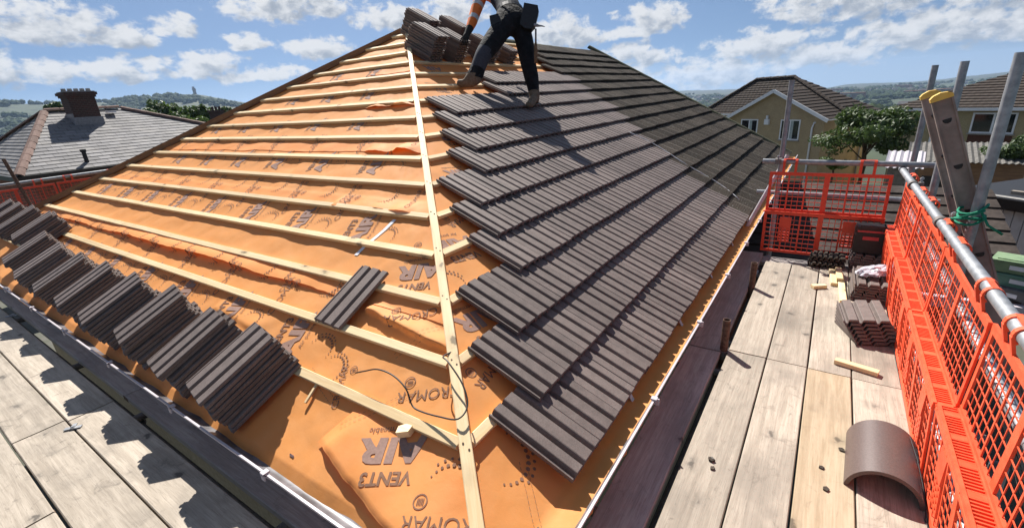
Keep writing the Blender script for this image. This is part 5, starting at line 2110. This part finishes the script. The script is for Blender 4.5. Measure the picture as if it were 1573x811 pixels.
def window(root, F, x, z, w, h, curtain=False, lights=2):
    """x, z = lower left corner on the wall plane of frame F (local x along wall, y up, z out)"""
    t_ = 0.07
    mb_ = MB()
    mb_.box((x, z, -0.03), (x + w, z + t_, 0.045), F)
    mb_.box((x, z + h - t_, -0.03), (x + w, z + h, 0.045), F)
    for k in range(lights + 1):
        xx = x + (w - t_) * k / lights
        mb_.box((xx, z + t_, -0.03), (xx + t_, z + h - t_, 0.043), F)
    wo_ = part('window', mb_, M_WHITE, root)
    for k in range(lights):
        xx = x + (w - t_) * k / lights + t_
        mb_ = MB()
        mb_.box((xx - 0.005, z + t_ - 0.005, -0.02), (xx + (w - t_) / lights - t_ + 0.005, z + h - t_ + 0.005, 0.015), F)
        part('pane', mb_, M_GLASS, wo_)
    if curtain:
        mb_ = MB()
        mb_.box((x + w * .52, z + t_, 0.017), (x + w * .66, z + h - t_, 0.021), F)
        part('curtain', mb_, M_CURTAIN, wo_)
    mb_ = MB()
    mb_.box((x - 0.06, z - 0.06, -0.02), (x + w + 0.06, z + 0.001, 0.10), F)
    part('sill', mb_, M_CONC, wo_)


def rot2(o, a):
    ca, sa = math.cos(a), math.sin(a)
    return lambda x, y, z: Vector((o[0] + ca * x - sa * y, o[1] + sa * x + ca * y, z))


def gable_house():
    a = rad(-28)
    T = rot2((0.53, 32.6), a)
    xa, ya, z = T(1, 0, 0) - T(0, 0, 0), T(0, 1, 0) - T(0, 0, 0), Vector((0, 0, 1))
    root = empty('house', T(-3, 3, -6.5), a)
    GW = 6.35
    ze = -0.86
    za = 0.72
    gz = -7.0
    # projecting gable wing
    mb_ = MB()
    w0, w1 = T(-GW, 0, gz), T(0, 0, gz)
    for k in (0,):
        vs_ = [T(-GW, 0, gz), T(0, 0, gz), T(0, 0, ze), T(-GW / 2, 0, za - 0.12), T(-GW, 0, ze), T(-GW, 3, gz), T(0, 3, gz), T(0, 3, ze), T(-GW / 2, 3, za - .12), T(-GW, 3, ze)]
        mb_.add(vs_, [(0, 1, 2, 3, 4), (5, 9, 8, 7, 6), (1, 6, 7, 2), (0, 4, 9, 5)])
    vs_ = [T(-10.2, 2.0, gz), T(0.0, 3.0, gz), T(0.0, 4.9, gz), T(-10.2, 4.9, gz)]
    vs_ += [p + z * (ze - 0.02 - gz) for p in vs_]
    mb_.add(vs_, [(0, 1, 5, 4), (1, 2, 6, 5), (2, 3, 7, 6), (3, 0, 4, 7)])
    part('wall', mb_, M_RENDER, root)
    # main hipped roof
    o_ = 0.35
    A, B, C2, D = T(-10.2 - o_, 1.75, ze), T(0 + o_, 1.75, ze), T(o_, 4.9 + o_, ze), T(-10.2 - o_, 4.9 + o_, ze)
    R1, R2 = T(-7.0, 3.4, 1.42), T(-4.3, 3.4, 1.42)
    face_mesh('roof_slope', (A, B, R2, R1), 15, M_FARTILE, root, 0.035)
    face_mesh('roof_slope', (B, C2, R2 + Vector((0.01, 0, 0)), R2), 13, M_FARTILE, root, 0.05)
    face_mesh('roof_slope', (D, A, R1, R1 + Vector((-0.01, 0.01, 0))), 13, M_FARTILE, root, 0.05)
    face_mesh('roof_slope', (C2, D, R1, R2), 13, M_FARTILE, root, 0.035)
    # gable roof
    ov = -0.28
    E0, E1, AP = T(-GW - 0.35, ov, ze - 0.19), T(0.35, ov, ze - 0.19), T(-GW / 2, ov, za)
    back = ya * 4.6
    face_mesh('roof_slope', (E1, E1 + back * 0.35, AP + back, AP), 11, M_FARTILE, root, 0.04)
    face_mesh('roof_slope', (E0 + back * 0.35, E0, AP, AP + back), 11, M_FARTILE, root, 0.04)
    for (p, q) in ((E0, AP), (E1, AP)):
        mb_ = MB()
        mb_.bar(p - ya * 0.03 - z * 0.09, q - ya * 0.03 - z * 0.09, 0.05, 0.20, z)
        part('barge_board', mb_, M_WHITE, root)
    mb_ = MB()
    mb_.bar(B + Vector((0, 0, -.06)) + xa * 0.05, C2 + Vector((0, 0, -.06)) + xa * .05, 0.11, 0.10)
    mb_.bar(A + z * -.06, T(-GW - 0.3, 1.75, ze - .06), 0.11, 0.12)
    mb_.bar(T(0.3, -0.2, ze - 0.22), T(0.3, 1.9, ze - 0.22), 0.10, 0.10)
    part('gutter', mb_, M_WHITE, root)
    mb_ = MB()
    mb_.tube([T(0.32, 1.6, ze - 0.1), T(-0.55, -0.06, ze - 0.42), T(-0.62, -0.06, ze - 0.7), T(-0.62, -0.06, -6.5)], 0.055, 8)
    part('downpipe', mb_, M_WHITE, root, True)
    mb_ = MB()
    mb_.tube([T(0.10, 4.2, ze - 0.1), T(0.10, 4.2, -6.5)], 0.055, 8)
    part('downpipe', mb_, M_CONC, root, True)
    ht = half_round(0.5, 0.14, 0.02, 6, rad(140)).mesh('ridge_tile', M_FARTILE)
    for (p, q) in ((R1, R2), (B, R2), (A, R1)):
        d = q - p
        L = d.length
        d.normalize()
        s = z.cross(d).normalized()
        n = int(L / 0.45)
        for k in range(n):
            obj('ridge_tile', ht, root, frame(p + d * (L * k / n) - z * 0.05, d, s, d.cross(s)) @ Matrix.Rotation(rad(-2), 4, 'Y'))
    F = frame(T(-GW, 0, 0), xa, z, xa.cross(z))
    window(root, F, 0.90, -2.25, 1.25, 1.15, True)
    window(root, F, 3.72, -2.32, 1.25, 1.22, True)
    mb_ = MB()
    mb_.box((2.66, -1.42, 0.0), (2.96, -1.08, 0.16), F)
    mb_.box((2.72, -1.06, 0.0), (2.84, -0.86, 0.10), F)
    part('alarm_box', mb_, M_WHITE, root)
    F2 = frame(T(0, 0, 0), ya, z, ya.cross(z))
    window(root, F2, 3.3, -2.1, 0.9, 1.1)
    tag(root, 'beige rendered house with white barge boards and two gable windows', 'house')


gable_house()


def right_house():
    a = rad(-30)
    T = rot2((6.6, 31.0), a)
    xa, ya, z = T(1, 0, 0) - T(0, 0, 0), T(0, 1, 0) - T(0, 0, 0), Vector((0, 0, 1))
    root = empty('house', T(3, 3, -6.5), a)
    ze, gz = -0.55, -7.5
    mb_ = MB()
    vs_ = [T(-3.2, 0, gz), T(9, 0, gz), T(9, 8, gz), T(-3.2, 8, gz)]
    vs_ += [p + z * (ze - 0.05 - gz) for p in vs_]
    mb_.add(vs_, [(0, 1, 5, 4), (1, 2, 6, 5), (2, 3, 7, 6), (3, 0, 4, 7)])
    part('wall', mb_, M_RENDER2, root)
    o_ = 0.3
    A, B, C2, D = T(-3.2 - o_, -o_, ze), T(9 + o_, -o_, ze), T(9 + o_, 8 + o_, ze), T(-3.2 - o_, 8 + o_, ze)
    R1, R2 = T(0.2, 4, 1.05), T(5.6, 4, 1.05)
    face_mesh('roof_slope', (A, B, R2, R1), 14, M_FARTILE, root, 0.045)
    face_mesh('roof_slope', (D, A, R1, R1 + Vector((-0.01, 0.01, 0))), 14, M_FARTILE, root, 0.045)
    face_mesh('roof_slope', (B, C2, R2 + Vector((0.01, 0, 0)), R2), 14, M_FARTILE, root, 0.045)
    mb_ = MB()
    mb_.bar(A + z * -.08, B + z * -.08, 0.12, 0.13)
    mb_.bar(A + z * -.08, D + z * -.08, 0.12, 0.13)
    part('gutter', mb_, M_WHITE, root)
    F = frame(T(-3.2, 0, 0), xa, z, xa.cross(z))
    for x in (3.2, 7.2):
        window(root, F, x, -1.75, 1.6, 0.95, True)
        mb_ = MB()
        mb_.box((x + 0.0, -3.05, 0.0), (x + 1.6, -1.83, 0.03), F)
        part('cladding_panel', mb_, M_PANEL, root)
        window(root, F, x, -4.1, 1.6, 1.0, True)
    mb_ = MB()
    mb_.bar(F @ Vector((1.75, -4.6, 0.06)), F @ Vector((1.75, ze - 0.1, 0.06)), 0.10, 0.10, xa)
    part('downpipe', mb_, M_WHITE, root)
    mb_ = MB()
    dc = F @ Vector((6.2, -2.1, 0.35))
    vs_, fs_ = [dc], []
    for k in range(12):
        th = 2 * math.pi * k / 12
        vs_.append(dc + xa * 0.32 * math.cos(th) + z * 0.32 * math.sin(th) + xa.cross(z) * 0.10)
    fs_ = [(0, k + 1, (k + 1) % 12 + 1) for k in range(12)]
    mb_.add(vs_, fs_)
    mb_.tube([dc, dc - xa.cross(z) * 0.36], 0.03, 6)
    part('satellite_dish', mb_, M_WHITE, root)
    tag(root, 'olive rendered house with brown panels between windows at the right edge', 'house')


right_house()


def corrugated(name, label, F, w, d, wall_h, mat_r, mat_w, pitch=0.12, period=0.15):
    """shed with corrugated roof; F: local x along front, y into depth, z up, origin at the front left eave"""
    root = empty(name, F @ Vector((w / 2, d / 2, -wall_h)))
    mb_ = MB()
    mb_.box((0.1, 0.1, -wall_h), (w - 0.1, d - 0.1, -0.03), F)
    part('wall', mb_, mat_w, root)
    mb_ = MB()
    n = int(w / period) * 4
    vs_, fs_ = [], []
    for k in range(n + 1):
        x = w * k / n
        h = 0.022 * math.cos(2 * math.pi * x / period)
        for y in (-0.1, d):
            for e in (0.0, -0.012):
                vs_.append(F @ Vector((x, y, h + e + pitch * y + 0.02)))
    for k in range(n):
        o4 = 4 * k
        fs_ += [(o4, o4 + 2, o4 + 6, o4 + 4), (o4 + 1, o4 + 5, o4 + 7, o4 + 3), (o4, o4 + 4, o4 + 5, o4 + 1)]
    mb_.add(vs_, fs_)
    part('roof', mb_, mat_r, root)
    mb_ = MB()
    mb_.box((0.5, 0.085, -1.6), (1.2, 0.099, -0.5), F)
    part('door', mb_, M_BLACK, root)
    tag(root, label, 'shed')


pz = at(1392, 247, 16.0)
e1 = Vector((math.cos(rad(-6)), math.sin(rad(-6)), 0))
e2 = Vector((-e1.y, e1.x, 0))
corrugated('garden_shed', 'shed with grey corrugated roof behind the ladder', frame(pz, e1, e2, Vector((0, 0, 1))), 3.0, 2.4, 2.2, M_FIBRE, M_HIPWOOD, 0.15)
pz = at(1358, 256, 13.0)
corrugated('garden_shed', 'low lean-to with white corrugated sheet roof left of the ladder', frame(pz, e1, e2, Vector((0, 0, 1))), 0.85, 1.3, 2.0, M_UPVC, M_FIBRE, 0.20)

# grey garage with a cluttered flat roof
T = rot2((3.05, 10.25), rad(-42))
xa, ya, z = T(1, 0, 0) - T(0, 0, 0), T(0, 1, 0) - T(0, 0, 0), Vector((0, 0, 1))
root = empty('garage', T(2, 1.5, -3.6), rad(-42))
F = frame(T(0, 0, 0), xa, ya, z)
mb = MB()
mb.box((0, 0, -3.8), (5, 3.4, -0.98), F)
part('wall', mb, M_GREYW, root)
for k in range(34):
    mb = MB()
    mb.box((0.002 + 0.148 * k, -0.022, -3.8), (0.136 + 0.148 * k, -0.002, -0.985), F)
    part('cladding_board', mb, M_GREYW, root)
mb = MB()
mb.box((-0.15, -0.16, -0.975), (5.1, 3.5, -0.80), F)
part('roof', mb, M_BLACK, root)
mb = MB()
mb.box((-0.13, -0.14, -0.798), (5.0, -0.02, -0.775), F)
part('roof_trim', mb, M_CONC, root)
tag(root, 'grey boarded garage with flat black-edged roof at the right edge', 'garage')
rn = random.Random(31)
for k in range(7):
    mb = MB()
    L = rn.uniform(0.5, 1.1)
    mb.box((0, 0, 0), (L, rn.uniform(.07, .13), rn.uniform(0.03, 0.06)))
    x, y = 0.55 + 0.16 * k, 0.35 + 0.20 * (k % 4)
    o = obj('timber_length', mb.mesh('timber_length', M_BATTEN if k % 3 else M_BOARD), None, F @ Matrix.Translation((x, y, -0.795 + (0.065 if k > 3 else 0.0))) @ Matrix.Rotation(rad(rn.uniform(-14, 14)), 4, 'Z'))
    tag(o, 'piece of timber lying on the flat garage roof, ' + ('first', 'second', 'third', 'fourth', 'fifth', 'sixth', 'seventh')[k] + ' from its left end', 'timber', 'timber on the garage roof')
mb = MB()
mb.tube([F @ Vector((0.95, 1.7, -0.70)), F @ Vector((1.4, 1.5, -0.66)), F @ Vector((1.9, 1.5, -0.68))], [0.05, 0.07, 0.05], 8)
mb.tube([F @ Vector((1.85, 1.5, -0.68)), F @ Vector((2.1, 1.52, -0.70))], [0.08, 0.06], 8)
o = obj('orange_pipe', mb.mesh('orange_pipe', M_GUARD, True))
tag(o, 'orange plastic pipe lying on the flat garage roof', 'pipe')

# stacked recycling crates beside the garage
def crate(p, rz, col, k, lab):
    root_ = empty('storage_crate', p, rz)
    mb_ = MB()
    w, d, h = 0.42, 0.30, 0.12
    mb_.add([(-w / 2 * .92, -d / 2 * .92, 0), (w / 2 * .92, -d / 2 * .92, 0), (w / 2 * .92, d / 2 * .92, 0), (-w / 2 * .92, d / 2 * .92, 0), (-w / 2, -d / 2, h), (w / 2, -d / 2, h), (w / 2, d / 2, h), (-w / 2, d / 2, h)],
            [(0, 3, 2, 1), (0, 1, 5, 4), (1, 2, 6, 5), (2, 3, 7, 6), (3, 0, 4, 7)])
    lpart('body', mb_, col, root_)
    mb_ = MB()
    mb_.box((-w / 2 - 0.015, -d / 2 - 0.015, h), (w / 2 + 0.015, d / 2 + 0.015, h + 0.018))
    mb_.box((-w / 2 + .03, -d / 2 + .03, h + 0.018), (w / 2 - .03, d / 2 - .03, h + 0.028))
    lpart('lid', mb_, col, root_)
    mb_ = MB()
    mb_.box((-0.07, -d / 2 - 0.004, 0.045), (0.07, -d / 2 * .93, 0.09))
    lpart('sticker', mb_, M_WHITE, root_)
    tag(root_, lab, 'crate', 'plastic crates beside the garage')


pc = at(1567, 436, 5.0)
for k, (cm, lab) in enumerate(((M_BINTEAL, 'lowest teal plastic crate in the pile outside the right guard'), (M_BINGREY, 'grey plastic crate second from the bottom outside the right guard'), (M_BINTEAL, 'teal plastic crate second from the top outside the right guard'), (M_BINGREEN, 'pale green plastic crate on top of the pile outside the right guard'))):
    crate(pc + Vector((0.02 * (-1) ** k, 0.015 * k, -0.32 + 0.148 * k)), rad(-35 + 5 * k), cm, k, lab)
# trestle of scaffold that carries the crates
board((pc.x - 0.5, pc.y - 0.05, pc.z - 0.325), (pc.x + 0.6, pc.y + 0.03, pc.z - 0.325), 0.34, M_BOARDD, 'wide board carrying the crate pile outside the right guard', 280)
for k, y in enumerate((-0.9, 0.0, 1.0)):
    pole((1.95 + 0.04 * k, 0.9 + y, -3.1), (1.93 + 0.04 * k, 0.95 + y, -0.75), ('spare grey tube standing outside the right guard, ' + ('nearest', 'middle', 'farthest')[k] + ' of three'), M_GALV, 0.04)

# low extension roof beyond the far guard
root = empty('lean_to_extension', (1.2, 7.0, -3.2))
mb = MB()
mb.box((-0.2, 5.9, -3.4), (3.0, 8.4, -1.05))
part('wall', mb, M_BRICKW, root)
face_mesh('roof', (Vector((-0.4, 5.6, -1.15)), Vector((3.1, 5.6, -1.15)), Vector((3.1, 8.5, -0.45)), Vector((-0.4, 8.5, -0.45))), 9, M_FARTILE, root, 0.03)
mb = MB()
mb.box((-0.45, 5.5, -1.26), (3.15, 5.6, -1.14))
part('gutter', mb, M_UPVC, root)
tag(root, 'low tiled lean-to seen through the far red guard', 'lean-to')

# ------------------------------------------------------------------ hilltop tower and the far town
p = at(302, 153, 1790)
root = empty('hilltop_tower', p)
mb = MB()
w = 8.5
mb.box((p.x - w / 2, p.y - w / 2, p.z - 12), (p.x + w / 2, p.y + w / 2, p.z + 40))
part('shaft', mb, M_BRICK, root)
mb = MB()
mb.box((p.x - w * .62, p.y - w * .62, p.z + 34), (p.x + w * .62, p.y + w * .62, p.z + 37))
mb.box((p.x - w * .45, p.y - w * .45, p.z + 40), (p.x - w * .05, p.y + w * .45, p.z + 46))
part('parapet', mb, M_BRICK, root)
tag(root, 'dark stone tower on top of the distant hill at left', 'tower')
rn = random.Random(77)
M_TOWN = [speckled('pale_town_wall', (0.42, 0.39, 0.35), (0.52, 0.49, 0.45), 0.3, 0.9, 0.1, 0.01, 0.2), speckled('grey_town_wall', (0.22, 0.22, 0.23), (0.30, 0.30, 0.31), 0.3, 0.9, 0.1, 0.01, 0.2),
          speckled('brick_town_wall', (0.22, 0.11, 0.08), (0.29, 0.16, 0.12), 0.3, 0.9, 0.1, 0.01, 0.2)]
M_TROOF = speckled('town_roof', (0.07, 0.065, 0.065), (0.12, 0.105, 0.1), 0.3, 0.9, 0.1, 0.01, 0.2)
hm = []
for k in range(3):
    mb = MB()
    L, D, H = (26, 9, 6), (16, 10, 7), (44, 16, 15)
    l, d, h = (L, D, H)[k]
    mb.box((-l / 2, -d / 2, -6), (l / 2, d / 2, h), None, 0)
    if k < 2:
        mb.add([(-l / 2, -d / 2 - .4, h), (l / 2, -d / 2 - .4, h), (l / 2, 0, h + 4), (-l / 2, 0, h + 4), (-l / 2, d / 2 + .4, h), (l / 2, d / 2 + .4, h)], [(0, 1, 2, 3), (4, 3, 2, 5), (0, 3, 4), (1, 5, 2)], 1)
    else:
        for q in range(5):
            mb.box((-l / 2 + 1, -d / 2 - .2, 1 + 2.8 * q), (l / 2 - 1, -d / 2 + .2, 2.2 + 2.8 * q), None, 1)
    hm.append(mb.mesh('far_building', [M_TOWN[k], M_TROOF]))
for k in range(96):
    right = k < 80
    az_ = rn.uniform(-15, 11) if right else rn.uniform(-80, -62)
    r_ = rn.uniform(900, 2600) if right else rn.uniform(700, 1250)
    x, y = CAM.x + r_ * math.sin(rad(az_)), CAM.y + r_ * math.cos(rad(az_))
    kind = 2 if (right and k % 9 == 0) else k % 2
    o = obj('far_building', hm[kind], None, Matrix.Translation((x, y, ground_z(az_, r_))) @ Matrix.Rotation(rn.uniform(-0.6, 0.6), 4, 'Z'))
    tag(o, ('pale terraced houses far off in the valley', 'grey house far off in the valley', 'brick block of flats far off in the valley')[kind], 'building', 'far buildings in the valley')

# far woods as one mass of crowns on the hills and in the valley
vs, fs = [], []
ico = bmesh.new()
bmesh.ops.create_icosphere(ico, subdivisions=1, radius=1.0)
iv = [p.co.copy() for p in ico.verts]
ico.verts.index_update()
if_ = [tuple(q.index for q in f.verts) for f in ico.faces]
ico.free()
cnt = 0
for k in range(26000):
    if cnt > 6500:
        break
    left = k % 2
    az_ = rn.uniform(-86, -60) if left else rn.uniform(-18, 14)
    r_ = (rn.uniform(250, 1890) if left else rn.uniform(350, 3000))
    x, y = CAM.x + r_ * math.sin(rad(az_)), CAM.y + r_ * math.cos(rad(az_))
    dn = N(x * .0045, y * .0045, 3.0) + 0.4 * N(x * .02, y * .02, 1.0)
    if dn < (0.05 if r_ < 1500 else 0.12):
        continue
    if left and r_ > 1450 and az_ > -71 and dn < 0.30:
        continue
    zg = ground_z(az_, r_)
    s = rn.uniform(3.5, 6.5) * (1.0 if r_ < 1200 else 1.3)
    o4 = len(vs)
    for q in iv:
        kx = 1 + 0.35 * noise.noise(q * 2 + Vector((k, 0, 0)))
        vs.append((x + q.x * s * kx, y + q.y * s * kx, zg + s * 0.6 + q.z * s * 0.9 * kx))
    fs += [tuple(i + o4 for i in f) for f in if_]
    cnt += 1
me = bpy.data.meshes.new('far_woods')
me.from_pydata(vs, [], fs)
me.materials.append(speckled('far_wood_foliage', (0.016, 0.032, 0.013), (0.045, 0.070, 0.026), 0.12, 0.95, 0.3, 0.3, 0.3))
o = obj('far_woods', me)
tag(o, 'dark far-off woods and hedges across the hills', 'woods', kind='stuff')

# ------------------------------------------------------------------ haze in the valley air
mb = MB()
mb.box((-6200, -6200, -420), (6200, 6200, 128))
M_HAZE = bpy.data.materials.new('haze')
M_HAZE.use_nodes = True
ht_ = NT(M_HAZE.node_tree)
ht_.n.clear()
pv = ht_.node('ShaderNodeVolumePrincipled')
pv.inputs['Color'].default_value = (0.50, 0.70, 0.98, 1)
pv.inputs['Density'].default_value = 0.00010
pv.inputs['Anisotropy'].default_value = 0.2
mo = ht_.node('ShaderNodeOutputMaterial')
ht_.l.new(pv.outputs[0], mo.inputs['Volume'])
o = obj('haze', mb.mesh('haze', M_HAZE))
tag(o, 'thin pale blue haze in the air over the valley', 'haze', kind='stuff')
